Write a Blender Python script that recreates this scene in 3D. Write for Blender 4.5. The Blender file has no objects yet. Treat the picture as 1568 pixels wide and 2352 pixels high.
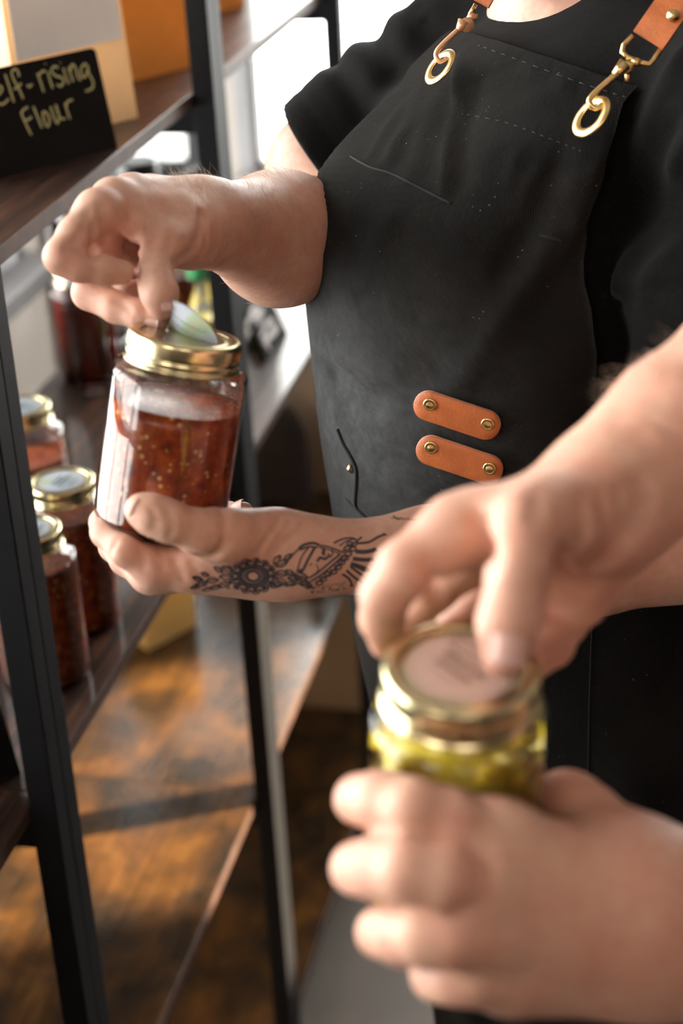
import bpy, bmesh, math, random
import numpy as np
from mathutils import Vector, Matrix, Euler
from mathutils.bvhtree import BVHTree
random.seed(7); np.random.seed(7)
scene = bpy.context.scene
COL = scene.collection
PI = math.pi

# ---------------------------------------------------------------- camera, world, sun, exposure
FPX = 3919.0; CXP, CYP = 784.0, 1176.0
_dn = np.array([456., 8024., FPX]); _dn /= np.linalg.norm(_dn)
_d1 = np.array([916., -1966., FPX])
_Z = -_dn; _Y = _d1 - (_d1 @ _Z) * _Z; _Y /= np.linalg.norm(_Y); _X = np.cross(_Y, _Z)
RW = np.array([_X, _Y, _Z])
CAM = np.array([0., 0., 1.86])
cd = bpy.data.cameras.new('camera'); cam = bpy.data.objects.new('camera', cd); COL.objects.link(cam)
cd.sensor_fit = 'VERTICAL'; cd.sensor_height = 36; cd.sensor_width = 24; cd.lens = 36 * FPX / 2352
m = Matrix.Identity(4)
for i in range(3):
    m[i][0] = RW[i, 0]; m[i][1] = -RW[i, 1]; m[i][2] = -RW[i, 2]; m[i][3] = CAM[i]
cam.matrix_world = m
cd.clip_start = .02
cd.dof.use_dof = True; cd.dof.focus_distance = 1.24; cd.dof.aperture_fstop = 4.2; cd.dof.aperture_blades = 0
scene.camera = cam

world = bpy.data.worlds.new('world'); scene.world = world; world.use_nodes = True
bgn = world.node_tree.nodes['Background']
bgn.inputs[0].default_value = (1.0, .985, .96, 1); bgn.inputs[1].default_value = 11.5

def add_sun(direction, strength, color, angle):
    ld = bpy.data.lights.new('sun', 'SUN'); lo = bpy.data.objects.new('sun', ld); COL.objects.link(lo)
    ld.energy = strength; ld.color = color; ld.angle = angle
    lo.rotation_euler = Vector(direction).to_track_quat('-Z', 'Y').to_euler()
    return lo
_el = math.radians(20)
add_sun((-.90 * math.cos(_el), -.43 * math.cos(_el), -math.sin(_el)), 30, (1, .80, .55), math.radians(1.0))

def add_area(loc, target, sx, sy, power, color, name):
    ld = bpy.data.lights.new(name, 'AREA'); lo = bpy.data.objects.new(name, ld); COL.objects.link(lo)
    ld.shape = 'RECTANGLE'; ld.size = sx; ld.size_y = sy; ld.energy = power; ld.color = color
    lo.location = loc
    lo.rotation_euler = (Vector(target) - Vector(loc)).to_track_quat('-Z', 'Y').to_euler()
    return lo
# unseen fill lights added near the ceiling to brighten bags and hands
add_area((-.80, -.9, 2.66), (-.5, .8, 1.3), .7, .9, 15, (1, .88, .76), 'fill_light')
add_area((.55, -1.2, 2.66), (.0, .7, 1.4), .9, .7, 10, (1, .86, .74), 'fill_light')

scene.view_settings.view_transform = 'Standard'; scene.view_settings.look = 'None'
scene.view_settings.exposure = 0.33; scene.view_settings.gamma = 1; scene.view_settings.use_curve_mapping = False
cy = scene.cycles
try:
    cy.use_denoising = True; cy.denoiser = 'OPENIMAGEDENOISE'
except Exception: pass
cy.max_bounces = 8; cy.transparent_max_bounces = 16; cy.caustics_reflective = False; cy.caustics_refractive = False
cy.sample_clamp_indirect = 6; cy.use_adaptive_sampling = False

# ---------------------------------------------------------------- geometry helpers
def ray(px, py): return RW @ (np.array([px - CXP, py - CYP, FPX]) / FPX)
def P(px, py, d): return CAM + ray(px, py) * d
def onx(px, py, x): r = ray(px, py); return CAM + r * (x - CAM[0]) / r[0]
def onz(px, py, z): r = ray(px, py); return CAM + r * (z - CAM[2]) / r[2]
def onplane(px, py, o, n):
    r = ray(px, py); return CAM + r * (np.dot(np.array(o) - CAM, n) / np.dot(r, n))
def proj(p):
    v = RW.T @ (np.array(p) - CAM); return np.array([CXP + FPX * v[0] / v[2], CYP + FPX * v[1] / v[2], v[2]])
def nrm(v): v = np.array(v, float); return v / np.linalg.norm(v)

def link(name, me, mat=None, parent=None, smooth=False):
    o = bpy.data.objects.new(name, me); COL.objects.link(o)
    if mat is not None:
        for mm in (mat if isinstance(mat, (list, tuple)) else [mat]): me.materials.append(mm)
    if parent is not None:
        o.parent = parent
        if parent.matrix_world != Matrix.Identity(4) or True:
            o.matrix_parent_inverse = Matrix.Identity(4)
    if smooth:
        for p in me.polygons: p.use_smooth = True
    return o
def mesh(verts, faces):
    me = bpy.data.meshes.new('m'); me.from_pydata([tuple(map(float, v)) for v in verts], [], [tuple(f) for f in faces]); me.update(); return me
def bmobj(name, bm, mat=None, parent=None, smooth=False):
    me = bpy.data.meshes.new(name); bmesh.ops.recalc_face_normals(bm, faces=bm.faces); bm.to_mesh(me); bm.free()
    return link(name, me, mat, parent, smooth)
def tag(o, label=None, cat=None, group=None, kind=None):
    if label: o['label'] = label
    if cat: o['category'] = cat
    if group: o['group'] = group
    if kind: o['kind'] = kind
    return o
def empty(name, loc=(0, 0, 0), rot=None):
    o = bpy.data.objects.new(name, None); COL.objects.link(o); o.location = tuple(map(float, loc)); o.empty_display_size = .05
    if rot is not None: o.rotation_euler = rot
    return o
def add_box(bm, lo, hi, bev=0.0):
    lo = np.array(lo, float); hi = np.array(hi, float)
    r = bmesh.ops.create_cube(bm, size=1)
    for v in r['verts']:
        v.co = Vector([lo[i] + (hi[i] - lo[i]) * (v.co[i] + .5) for i in range(3)])
    if bev > 0:
        es = list({e for v in r['verts'] for e in v.link_edges})
        bmesh.ops.bevel(bm, geom=es, offset=bev, segments=2, affect='EDGES', profile=.5)
def box(name, lo, hi, mat, parent=None, bev=0.0):
    bm = bmesh.new(); add_box(bm, lo, hi, bev); return bmobj(name, bm, mat, parent)
def tube_mesh(pts, rad, seg=8, closed=False, flat=None, up=None):
    pts = [np.array(p, float) for p in pts]; n = len(pts)
    if not hasattr(rad, '__len__'): rad = [rad] * n
    V = []; Fc = []
    prev = None
    for i in range(n):
        if closed: t = pts[(i + 1) % n] - pts[i - 1]
        else: t = pts[min(i + 1, n - 1)] - pts[max(i - 1, 0)]
        t = nrm(t + 1e-12)
        if up is not None: a = np.array(up[i] if hasattr(up[0], '__len__') else up, float)
        elif prev is not None: a = prev
        else: a = np.array([0, 0, 1.]) if abs(t[2]) < .9 else np.array([1., 0, 0])
        u = a - (a @ t) * t; u = nrm(u); w = np.cross(t, u); prev = u
        for k in range(seg):
            q = 2 * PI * k / seg
            f = 1.0 if flat is None else flat
            V.append(pts[i] + rad[i] * (math.cos(q) * u * f + math.sin(q) * w))
    m_ = n if closed else n - 1
    for i in range(m_):
        for k in range(seg):
            a0 = i * seg + k; b0 = i * seg + (k + 1) % seg; j = (i + 1) % n
            Fc.append((a0, b0, j * seg + (k + 1) % seg, j * seg + k))
    if not closed:
        Fc.append(tuple(reversed(range(seg)))); Fc.append(tuple((n - 1) * seg + k for k in range(seg)))
    return V, Fc
class MB:
    def __init__(s): s.V = []; s.F = []
    def add(s, vf):
        b = len(s.V); s.V += [tuple(map(float, v)) for v in vf[0]]; s.F += [tuple(b + i for i in f) for f in vf[1]]; return s
    def tube(s, *a, **k): return s.add(tube_mesh(*a, **k))
    def build(s, name, mat, parent=None, smooth=True): return link(name, mesh(s.V, s.F), mat, parent, smooth)
def lathe(prof, seg=64, rib=None):
    V = []; Fc = []; n = len(prof)
    for i, (r, z) in enumerate(prof):
        for k in range(seg):
            a = 2 * PI * k / seg; rr = r
            if rib and rib[0] <= i <= rib[1]: rr = r + (rib[2] if k % 2 else -rib[2])
            V.append((rr * math.cos(a), rr * math.sin(a), z))
    for i in range(n - 1):
        for k in range(seg):
            a0 = i * seg + k; b0 = i * seg + (k + 1) % seg
            Fc.append((a0, b0, b0 + seg, a0 + seg))
    return V, Fc
def cap(vf, seg, top=True, bottom=True):
    V, Fc = vf; n = len(V) // seg
    if bottom: Fc.append(tuple(reversed(range(seg))))
    if top: Fc.append(tuple((n - 1) * seg + k for k in range(seg)))
    return V, Fc
def spline(pts, n=8):
    pts = [np.array(p, float) for p in pts]; out = []
    for i in range(len(pts) - 1):
        p0 = pts[max(i - 1, 0)]; p1 = pts[i]; p2 = pts[i + 1]; p3 = pts[min(i + 2, len(pts) - 1)]
        for k in range(n):
            t = k / n
            out.append(.5 * ((2 * p1) + (-p0 + p2) * t + (2 * p0 - 5 * p1 + 4 * p2 - p3) * t * t + (-p0 + 3 * p1 - 3 * p2 + p3) * t ** 3))
    out.append(pts[-1]); return out

# ---------------------------------------------------------------- materials
class NT:
    def __init__(s, name):
        s.m = bpy.data.materials.new(name); s.m.use_nodes = True; s.t = s.m.node_tree; s.n = s.t.nodes; s.l = s.t.links
        s.b = s.n['Principled BSDF']; s.out = s.n['Material Output']
    def node(s, typ, **kw):
        nd = s.n.new(typ)
        for k, v in kw.items():
            if k in ('operation', 'blend_type', 'data_type', 'wave_type', 'feature', 'distance', 'bands_direction', 'interpolation'): setattr(nd, k, v)
        return nd
    def coord(s, kind='Object', scale=(1, 1, 1), rot=(0, 0, 0)):
        c = s.n.new('ShaderNodeTexCoord'); mp = s.n.new('ShaderNodeMapping'); mp.inputs['Scale'].default_value = scale; mp.inputs['Rotation'].default_value = rot
        s.l.new(c.outputs[kind], mp.inputs[0]); return mp.outputs[0]
    def noise(s, co, scale, detail=4, rough=.5, dist=0):
        nd = s.n.new('ShaderNodeTexNoise'); nd.inputs['Scale'].default_value = scale; nd.inputs['Detail'].default_value = detail
        nd.inputs['Roughness'].default_value = rough; nd.inputs['Distortion'].default_value = dist
        s.l.new(co, nd.inputs['Vector']); return nd.outputs['Fac']
    def ramp(s, fac, stops):
        r = s.n.new('ShaderNodeValToRGB'); e = r.color_ramp.elements
        while len(e) < len(stops): e.new(.5)
        for i, (p, c) in enumerate(stops):
            e[i].position = p; e[i].color = (c, c, c, 1) if not hasattr(c, '__len__') else (*c, 1)
        s.l.new(fac, r.inputs[0]); return r.outputs[0]
    def mix(s, fac, a, b, mode='MIX'):
        x = s.n.new('ShaderNodeMixRGB'); x.blend_type = mode
        for i, v in enumerate((fac, a, b)):
            if hasattr(v, 'links') or isinstance(v, bpy.types.NodeSocket): s.l.new(v, x.inputs[i])
            elif i == 0: x.inputs[0].default_value = v
            else: x.inputs[i].default_value = (*v, 1)
        return x.outputs[0]
    def set(s, **kw):
        for k, v in kw.items():
            k = k.replace('_', ' ')
            i = s.b.inputs[k]
            if isinstance(v, bpy.types.NodeSocket): s.l.new(v, i)
            elif hasattr(v, '__len__') and len(v) == 3 and i.type == 'RGBA': i.default_value = (*v, 1)
            else: i.default_value = v
        return s
    def bump(s, h, strength=.3, dist=.001, prev=None):
        b = s.n.new('ShaderNodeBump'); b.inputs['Strength'].default_value = strength; b.inputs['Distance'].default_value = dist
        s.l.new(h, b.inputs['Height'])
        if prev is not None: s.l.new(prev, b.inputs['Normal'])
        s.l.new(b.outputs[0], s.b.inputs['Normal']); return b.outputs[0]
def simple(name, col, rough=.5, metal=0, var=.12, scale=20, bump=0, spec=.5, bscale=60):
    t = NT(name); co = t.coord(); f = t.noise(co, scale, 3)
    c = np.array(col); t.set(Base_Color=t.ramp(f, [(.3, tuple(c * (1 - var))), (.7, tuple(np.minimum(1, c * (1 + var))))]), Roughness=rough, Metallic=metal)
    t.b.inputs['Specular IOR Level'].default_value = spec
    if bump: t.bump(t.noise(co, bscale, 4), bump, .001)
    return t.m

def m_rust():
    t = NT('rustic_wood'); co = t.coord(scale=(1, .75, 1)); f = t.noise(co, 10, 5, .6, .35)
    base = t.ramp(f, [(.34, (.028, .020, .015)), (.47, (.060, .032, .016)), (.58, (.115, .053, .018)), (.72, (.19, .090, .024))])
    g = t.noise(t.coord(scale=(140, 5, 140)), 1, 4, .6); gr = t.ramp(g, [(.35, .72), (.65, 1.08)])
    c = t.mix(1, base, gr, 'MULTIPLY'); t.set(Base_Color=c, Roughness=t.ramp(g, [(.3, .17), (.7, .26)]))
    t.b.inputs['Specular IOR Level'].default_value = .5
    t.bump(g, .25, .0006); return t.m
def m_walnut():
    t = NT('dark_walnut_wood'); g = t.noise(t.coord(scale=(95, 4, 95)), 1, 5, .65, .3); f = t.noise(t.coord(), 9, 3)
    c = t.ramp(g, [(.36, (.016, .008, .006)), (.5, (.045, .020, .013)), (.66, (.12, .052, .026))])
    c = t.mix(t.ramp(f, [(.4, 0.), (.7, .5)]), c, (.02, .012, .010)); t.set(Base_Color=c, Roughness=.5); t.b.inputs['Specular IOR Level'].default_value = .12; t.b.inputs['Coat Weight'].default_value = .5; t.b.inputs['Coat Roughness'].default_value = .08
    t.bump(g, .3, .0006); return t.m
M = {}
M['rust'] = m_rust(); M['walnut'] = m_walnut()
M['blackmetal'] = simple('black_powder_coated_metal', (.014, .014, .0165), .6, 0, .1, 60, .15, .10, 900)
M['edge'] = simple('laminate_edge', (.085, .048, .038), .6, 0, .3, 30, 0, .15)
M['floor'] = simple('grey_beige_vinyl_floor', (.155, .13, .11), .55, 0, .15, 6, .1)
M['plank'] = simple('orange_wood_floor', (.36, .19, .08), .5, 0, .25, 5)
M['wall'] = simple('tan_painted_wall', (.40, .32, .24), .8, 0, .05, 3)
M['wallw'] = simple('warm_white_painted_wall', (.62, .56, .50), .85, 0, .04, 3)
M['ceil'] = simple('mid_cream_ceiling', (.38, .35, .32), .9, 0, .04, 3)  # even mid tone, kept dark so less light bounces into the room
M['wallr'] = simple('brown_painted_wall', (.16, .12, .10), .85, 0, .04, 3)
M['frame'] = simple('light_grey_window_frame', (.55, .55, .57), .5, 0, .05, 5)
M['sill'] = simple('grey_sill', (.22, .21, .22), .5, 0, .1, 8)
M['black'] = simple('black_plastic', (.012, .012, .013), .35, 0, .1, 20)
M['chalkboard'] = simple('matte_black_board', (.006, .005, .005), .75, 0, .2, 40, .1, .12)
M['chalk'] = simple('pale_yellow_chalk_ink', (.52, .50, .24), .8, 0, .12, 200)
M['chalkw'] = simple('white_chalk_ink', (.75, .70, .70), .8, 0, .12, 100)
M['kraft'] = simple('kraft_paper', (.74, .44, .20), .75, 0, .10, 12, .3, .3, 40)
M['kraftd'] = simple('dark_kraft_paper', (.66, .33, .09), .75, 0, .12, 12, .3, .3, 40)
M['kraftl'] = simple('pale_kraft_paper', (.88, .68, .45), .75, 0, .06, 12, .3, .3, 40)
M['paperw'] = simple('white_label_paper', (.95, .92, .88), .7, 0, .04, 12)
M['yellowbag'] = simple('yellow_paper', (.95, .70, .32), .7, 0, .10, 12, .3, .3, 30)
M['leather'] = simple('tan_leather', (.42, .115, .032), .45, 0, .14, 60, .35, .5, 500)
M['leatheredge'] = simple('pale_leather_edge', (.62, .33, .24), .8, 0, .2, 300)
M['gold'] = simple('polished_brass', (.84, .60, .26), .28, 1, .04, 20)
M['rose'] = simple('copper_gold_metal', (.84, .46, .26), .36, .55, .04, 20)
M['lidgold'] = simple('brushed_pale_gold_lid', (.70, .60, .36), .24, 1, .06, 60)
M['lidinner'] = simple('pale_gold_lid_disc', (.66, .58, .38), .3, 1, .06, 60)
M['nail'] = simple('fingernail', (.66, .40, .34), .28, 0, .05, 100)
M['basket'] = simple('dark_brown_upholstery', (.035, .024, .022), .7, 0, .2, 30, .3)
M['ink'] = simple('tattoo_ink', (.045, .042, .052), .6, 0, .3, 120)
M['hair'] = simple('pale_body_hair', (.62, .46, .34), .5, 0, .1, 50)
M['darkhair'] = simple('brown_hair', (.10, .055, .03), .55, 0, .2, 60, .5)
M['green'] = simple('green_label', (.06, .34, .12), .5, 0, .2, 20)
M['yellow'] = simple('yellow_label', (.80, .78, .10), .5, 0, .1, 20)
M['trousers'] = simple('dark_trousers', (.02, .02, .024), .85, 0, .2, 30)
M['shoe'] = simple('black_shoe', (.02, .02, .02), .5, 0, .1, 30)
M['shirt2'] = simple('charcoal_shirt', (.03, .03, .034), .9, 0, .2, 30, .3)

def m_skin(name, col, red, pale, sss=.08, hair=False):
    t = NT(name); co = t.coord(); f = t.noise(co, 38, 4, .55); f2 = t.noise(co, 180, 3, .6); f3 = t.noise(co, 16, 2)
    c = t.ramp(f, [(.25, tuple((np.array(red) + np.array(col)) / 2)), (.5, col), (.75, pale)])
    c = t.mix(t.ramp(f2, [(.4, 0.), (.75, .30)]), c, tuple(np.array(red) * .9))
    c = t.mix(t.ramp(f3, [(.42, 0.), (.62, .22)]), c, red)
    t.set(Base_Color=c, Roughness=t.ramp(f2, [(.3, .42), (.7, .56)]))
    t.b.inputs['Specular IOR Level'].default_value = .45
    t.b.inputs['Subsurface Weight'].default_value = sss; t.b.inputs['Subsurface Radius'].default_value = (1, .35, .2); t.b.inputs['Subsurface Scale'].default_value = .006
    v = t.node('ShaderNodeTexVoronoi'); v.inputs['Scale'].default_value = 900; t.l.new(co, v.inputs['Vector'])
    b = t.bump(v.outputs['Distance'], .18, .0003)
    cw = t.coord(scale=(1, 1, 1)); w = t.noise(cw, 110, 5, .7, 1.2)
    t.bump(w, .35, .0012, b)
    return t.m
M['skin1'] = m_skin('skin', (.58, .34, .25), (.52, .22, .16), (.66, .43, .33))
M['skin2'] = m_skin('warm_skin', (.66, .37, .27), (.60, .24, .17), (.72, .46, .33))

def m_cloth(name, lo, hi, dust=0.0, twill=0, bs=.5, blotch=None, wear_highlight=None):
    t = NT(name); co = t.coord(); f = t.noise(co, 7, 5, .6)
    c = t.ramp(f, [(.35, lo), (.7, hi)])
    if blotch: c = t.mix(t.ramp(t.noise(co, 4.3, 4, .6), [(.48, 0.), (.72, .8)]), c, blotch)
    fine = t.noise(co, 700, 2); c = t.mix(t.ramp(fine, [(.5, 0.), (.8, .35)]), c, tuple(np.array(hi) * 2.6 + .01))
    if dust:
        v = t.node('ShaderNodeTexVoronoi'); v.inputs['Scale'].default_value = 170; t.l.new(co, v.inputs['Vector'])
        sel = t.ramp(v.outputs['Distance'], [(.0, 1.), (.09, 0.)])
        msk = t.ramp(t.noise(co, 31, 2), [(.56, 0.), (.62, 1.)])
        c = t.mix(t.mix(1, sel, msk, 'MULTIPLY'), c, (.55, .50, .42))
    if wear_highlight is not None:  # pale belly patch: window highlight painted in together with flour dust and fading
        g_ = t.n.new('ShaderNodeNewGeometry'); vd = t.n.new('ShaderNodeVectorMath'); vd.operation = 'DISTANCE'; t.l.new(g_.outputs['Position'], vd.inputs[0]); vd.inputs[1].default_value = wear_highlight
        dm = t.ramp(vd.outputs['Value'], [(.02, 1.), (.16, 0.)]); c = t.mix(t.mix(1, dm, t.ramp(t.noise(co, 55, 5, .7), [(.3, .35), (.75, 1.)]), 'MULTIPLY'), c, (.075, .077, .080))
    t.set(Base_Color=c, Roughness=.92); t.b.inputs['Specular IOR Level'].default_value = .06
    t.b.inputs['Sheen Weight'].default_value = .03; t.b.inputs['Sheen Roughness'].default_value = .5
    if twill:
        w = t.node('ShaderNodeTexWave'); w.bands_direction = 'DIAGONAL'; w.inputs['Scale'].default_value = twill; w.inputs['Distortion'].default_value = .4; w.inputs['Detail'].default_value = 1
        t.l.new(t.coord('UV'), w.inputs['Vector']); b = t.bump(w.outputs['Fac'], bs, .0006); t.bump(t.noise(co, 24, 4, .6), .35, .006, b)
    else:
        b = t.bump(fine, bs, .0004); t.bump(t.noise(co, 20, 3), .3, .006, b)
    return t.m
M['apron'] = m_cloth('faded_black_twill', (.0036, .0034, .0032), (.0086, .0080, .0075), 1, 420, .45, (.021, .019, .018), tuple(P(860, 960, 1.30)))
M['shirt1'] = m_cloth('black_cotton_jersey', (.0022, .0021, .0022), (.0048, .0045, .0046), 0, 0, .3)

def m_glass(name, tint=(.97, .985, .98)):
    t = NT(name); t.n.remove(t.b)
    tr = t.n.new('ShaderNodeBsdfTransparent'); tr.inputs[0].default_value = (*tint, 1)
    gl = t.n.new('ShaderNodeBsdfGlossy'); gl.inputs['Roughness'].default_value = .03; gl.inputs[0].default_value = (1, 1, 1, 1)
    fr = t.n.new('ShaderNodeFresnel'); fr.inputs[0].default_value = 1.5
    nz = t.noise(t.coord(), 28, 2); b = t.n.new('ShaderNodeBump'); b.inputs['Strength'].default_value = .12; b.inputs['Distance'].default_value = .004; t.l.new(nz, b.inputs['Height'])
    t.l.new(b.outputs[0], gl.inputs['Normal']); t.l.new(b.outputs[0], fr.inputs['Normal'])
    mx = t.n.new('ShaderNodeMixShader'); t.l.new(fr.outputs[0], mx.inputs[0]); t.l.new(tr.outputs[0], mx.inputs[1]); t.l.new(gl.outputs[0], mx.inputs[2])
    t.l.new(mx.outputs[0], t.out.inputs[0]); return t.m
M['glass'] = m_glass('clear_jar_glass')
M['windowglass'] = m_glass('window_glass', (.99, 1, .99))
def m_residue(col, spot, amount):
    t = NT('film_inside_jar'); co = t.coord(); f = t.noise(co, 420, 3, .7); f2 = t.noise(co, 60, 3, .6)
    t.set(Base_Color=t.mix(t.ramp(f2, [(.57, 0.), (.62, 1.)]), col, spot), Roughness=.6); t.b.inputs['Specular IOR Level'].default_value = .2
    a = t.mix(1, t.ramp(f, [(.42, amount * 1.3), (.60, amount * .12)]), t.ramp(f2, [(.60, 1.), (.66, 3.)]), 'MULTIPLY')
    t.set(Alpha=a); return t.m
M['film'] = m_residue((.62, .42, .38), (.66, .15, .02), .24)
M['filmoil'] = m_residue((.40, .38, .14), (.6, .5, .05), .15)
def m_salsa():
    t = NT('tomato_salsa'); co = t.coord(); f = t.noise(co, 90, 4, .65)
    c = t.ramp(f, [(.32, (.16, .014, .005)), (.5, (.42, .060, .010)), (.70, (.66, .15, .020))])
    v = t.node('ShaderNodeTexVoronoi'); v.inputs['Scale'].default_value = 190; t.l.new(co, v.inputs['Vector'])
    sel = t.ramp(v.outputs['Distance'], [(.20, 1.), (.34, 0.)]); msk = t.ramp(t.noise(co, 70, 2), [(.49, 0.), (.56, 1.)])
    c = t.mix(t.mix(1, sel, msk, 'MULTIPLY'), c, (.98, .60, .26))
    v2 = t.node('ShaderNodeTexVoronoi'); v2.inputs['Scale'].default_value = 85; t.l.new(co, v2.inputs['Vector'])
    sel2 = t.ramp(v2.outputs['Distance'], [(.14, .7), (.3, 0.)]); msk2 = t.ramp(t.noise(co, 41, 2), [(.58, 0.), (.63, 1.)])
    c = t.mix(t.mix(1, sel2, msk2, 'MULTIPLY'), c, (.05, .03, .01))
    t.set(Base_Color=c, Roughness=.35); t.b.inputs['Subsurface Weight'].default_value = .0
    t.bump(f, .3, .001); return t.m
M['salsa'] = m_salsa()
M['redsauce'] = simple('red_sauce', (.30, .022, .008), .3, 0, .3, 40)
M['pepper'] = simple('yellow_pepper', (.80, .56, .02), .35, 0, .25, 60)
M['pepperdark'] = simple('olive_green_pepper', (.10, .11, .015), .35, 0, .4, 60)
M['brine'] = simple('yellow_oil', (.62, .46, .02), .3, 0, .3, 60)
def m_label():
    t = NT('printed_pastel_label'); co = t.coord(); f = t.noise(co, 45, 2); f2 = t.noise(co, 28, 2)
    c = t.ramp(f, [(.35, (.62, .70, .86)), (.5, (.80, .86, .92)), (.62, (.62, .80, .52)), (.72, (.86, .66, .56))])
    c = t.mix(t.ramp(f2, [(.4, .75), (.62, .1)]), c, (.88, .90, .95)); t.set(Base_Color=c, Roughness=.45); return t.m
M['label'] = m_label()
def translucent(mat, w):
    t = mat.node_tree; b = t.nodes['Principled BSDF']; tl = t.nodes.new('ShaderNodeBsdfTranslucent'); mx = t.nodes.new('ShaderNodeMixShader'); mx.inputs[0].default_value = w
    t.links.new(b.inputs['Base Color'].links[0].from_socket, tl.inputs[0]); t.links.new(b.outputs[0], mx.inputs[1]); t.links.new(tl.outputs[0], mx.inputs[2]); t.links.new(mx.outputs[0], t.nodes['Material Output'].inputs[0])
for k_ in ('kraft', 'kraftl', 'kraftd', 'yellowbag', 'label'): translucent(M[k_], .45)
M['labelink'] = simple('dark_green_print', (.02, .10, .08), .6, 0, .2, 30)
M['labelpink'] = simple('pinkish_label_paper', (.50, .34, .28), .5, 0, .15, 30)
M['labelpinkink'] = simple('purple_brown_print', (.14, .06, .06), .6, 0, .2, 30)
# ---------------------------------------------------------------- the room
XF = -.56; XB = -.587; ZF = -.06            # front of the posts, front of the boards, floor level
Z1, Z2, Z3, Z4 = 1.446, .951, .471, -.008
def struct(o): o['kind'] = 'structure'; return o
XL, XR, YB, YF, ZC = -1.10, 2.6, -2.2, 3.95, 2.7
struct(box('floor', (XL - .3, YB - .1, ZF - .05), (XR + .1, YF + .1, ZF), M['floor']))
struct(box('ceiling', (XL - .1, YB - .1, ZC), (XR + .1, YF + .1, ZC + .05), M['ceil']))
def wall_with_holes(name, axis, c0, c1, u0, u1, holes, mat):
    """axis 'x' = plane of constant x; u runs along the wall; holes = [(ua,ub,za,zb)]"""
    bm = bmesh.new()
    def b(ua, ub, za, zb):
        if ub - ua < 1e-4 or zb - za < 1e-4: return
        if axis == 'x': add_box(bm, (c0, ua, za), (c1, ub, zb))
        else: add_box(bm, (ua, c0, za), (ub, c1, zb))
    u = u0
    for (ua, ub, za, zb) in sorted(holes):
        b(u, ua, ZF, ZC); b(ua, ub, ZF, za); b(ua, ub, zb, ZC); u = ub
    b(u, u1, ZF, ZC)
    return struct(bmobj(name, bm, mat))
wall_with_holes('wall_left', 'x', XL - .10, XL, YB, YF, [(.15, 2.49, 1.05, 2.5), (2.60, 3.945, .78, 2.5)], M['wallw'])
wall_with_holes('wall_far', 'y', YF, YF + .1, XL - .1, XR + .1, [(-1.095, .95, .80, 2.55)], M['wall'])
wall_with_holes('wall_right', 'x', XR, XR + .1, YB, YF, [(3.17, 3.90, 1.42, 2.18)], M['wallr'])  # unseen wall; its opening is trimmed so only the sun patch enters
struct(box('wall_back', (XL, YB - .1, ZF), (XR, YB, ZC), M['wallr']))
def window(n, axis, c, u0, u1, z0, z1, bars):
    e = empty('window_%d' % n, (0, 0, 0)); e['kind'] = 'structure'
    bm = bmesh.new(); t = .018
    def b(ua, ub, za, zb, d=.03):
        if axis == 'x': add_box(bm, (c - d, ua, za), (c + d * .3, ub, zb))
        else: add_box(bm, (ua, c - d * .3, za), (ub, c + d, zb))
    b(u0, u0 + t, z0, z1); b(u1 - t, u1, z0, z1); b(u0, u1, z0, z0 + t); b(u0, u1, z1 - t, z1)
    for k in bars: b(k - .015, k + .015, z0, z1)
    bmobj('window_frame', bm, M['frame'], e)
    bm = bmesh.new()
    if axis == 'x': add_box(bm, (c - .075, u0, z0), (c - .071, u1, z1))
    else: add_box(bm, (u0, c + .071, z0), (u1, c + .075, z1))
    bmobj('pane', bm, M['windowglass'], e)
    bm = bmesh.new()
    if axis == 'x': add_box(bm, (c - .05, u0 - .03, z0 - .035), (c + .07, u1 + .03, z0), .004)
    else: add_box(bm, (u0 - .03, c - .07, z0 - .035), (u1 + .03, c + .05, z0), .004)
    bmobj('window_sill', bm, M['sill'], e)
window(1, 'x', XL, .15, 2.49, 1.05, 2.5, [.9])
window(2, 'x', XL, 2.60, 3.945, .78, 2.5, [])
window(3, 'y', YF, -1.095, .95, .80, 2.55, [])
window(4, 'x', XR + .1, 3.17, 3.90, 1.42, 2.18, [])  # unseen window, added and sized to shape the sun patch

# ---------------------------------------------------------------- shelving units (rustic boards in black steel frames)
DEP = .42; PW = .026; PY = .0255
def shelving(y0, y1, label, low=False):
    u = empty('shelving_unit', (XF - DEP / 2, (y0 + y1) / 2, 0.)); ox, oy = XF - DEP / 2, (y0 + y1) / 2
    tag(u, label, 'shelving unit', 'shelving units in a row by the window')
    def sb(name, lo, hi, mat, bev=.0008):
        return box(name, (lo[0] - ox, lo[1] - oy, lo[2]), (hi[0] - ox, hi[1] - oy, hi[2]), mat, u, bev)
    top = Z3 if low else 1.96
    for z, k in ((Z1, 'walnut'), (Z2, 'walnut'), (Z3, 'rust'), (Z4, 'rust')):
        if z > top: continue
        b = sb('shelf_board', (XF - DEP + PW + .0005, y0 + .0005, z - .016), (XB, y1 - .0005, z), [M[k], M['edge']])
        for f in b.data.polygons:
            if abs(f.normal.z) < .9: f.material_index = 1
    for xx in (XF - PW, XF - DEP):
        for yy in (y0, y1 - PY):
            sb('post', (xx, yy, ZF), (xx + PW, yy + PY, top - (.017 if low else 0)), M['blackmetal'], .0015)
    for z in (Z1, Z2, Z3, Z4, 1.975):
        if z > top + .05: continue
        for yy in (y0 + .002, y1 - PY + .002):
            sb('end_rail', (XF - DEP + PW, yy, z - .046), (XF - PW, yy + PY - .004, z - .0165), M['blackmetal'], .001)
    return u
UY = [.525, 1.2085, 1.893, 2.5775, 3.262]
shelving(UY[0], UY[1], 'black framed shelving unit nearest the camera, at left edge behind the near post')
shelving(UY[1], UY[2], 'black framed middle shelving unit carrying the flour sign and salsa jars')
shelving(UY[2], UY[3], 'black framed shelving unit just past the middle post, with bright glaring boards')
shelving(UY[3], UY[4], 'low black framed unit farthest away, carrying the cardboard boxes', True)

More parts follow.
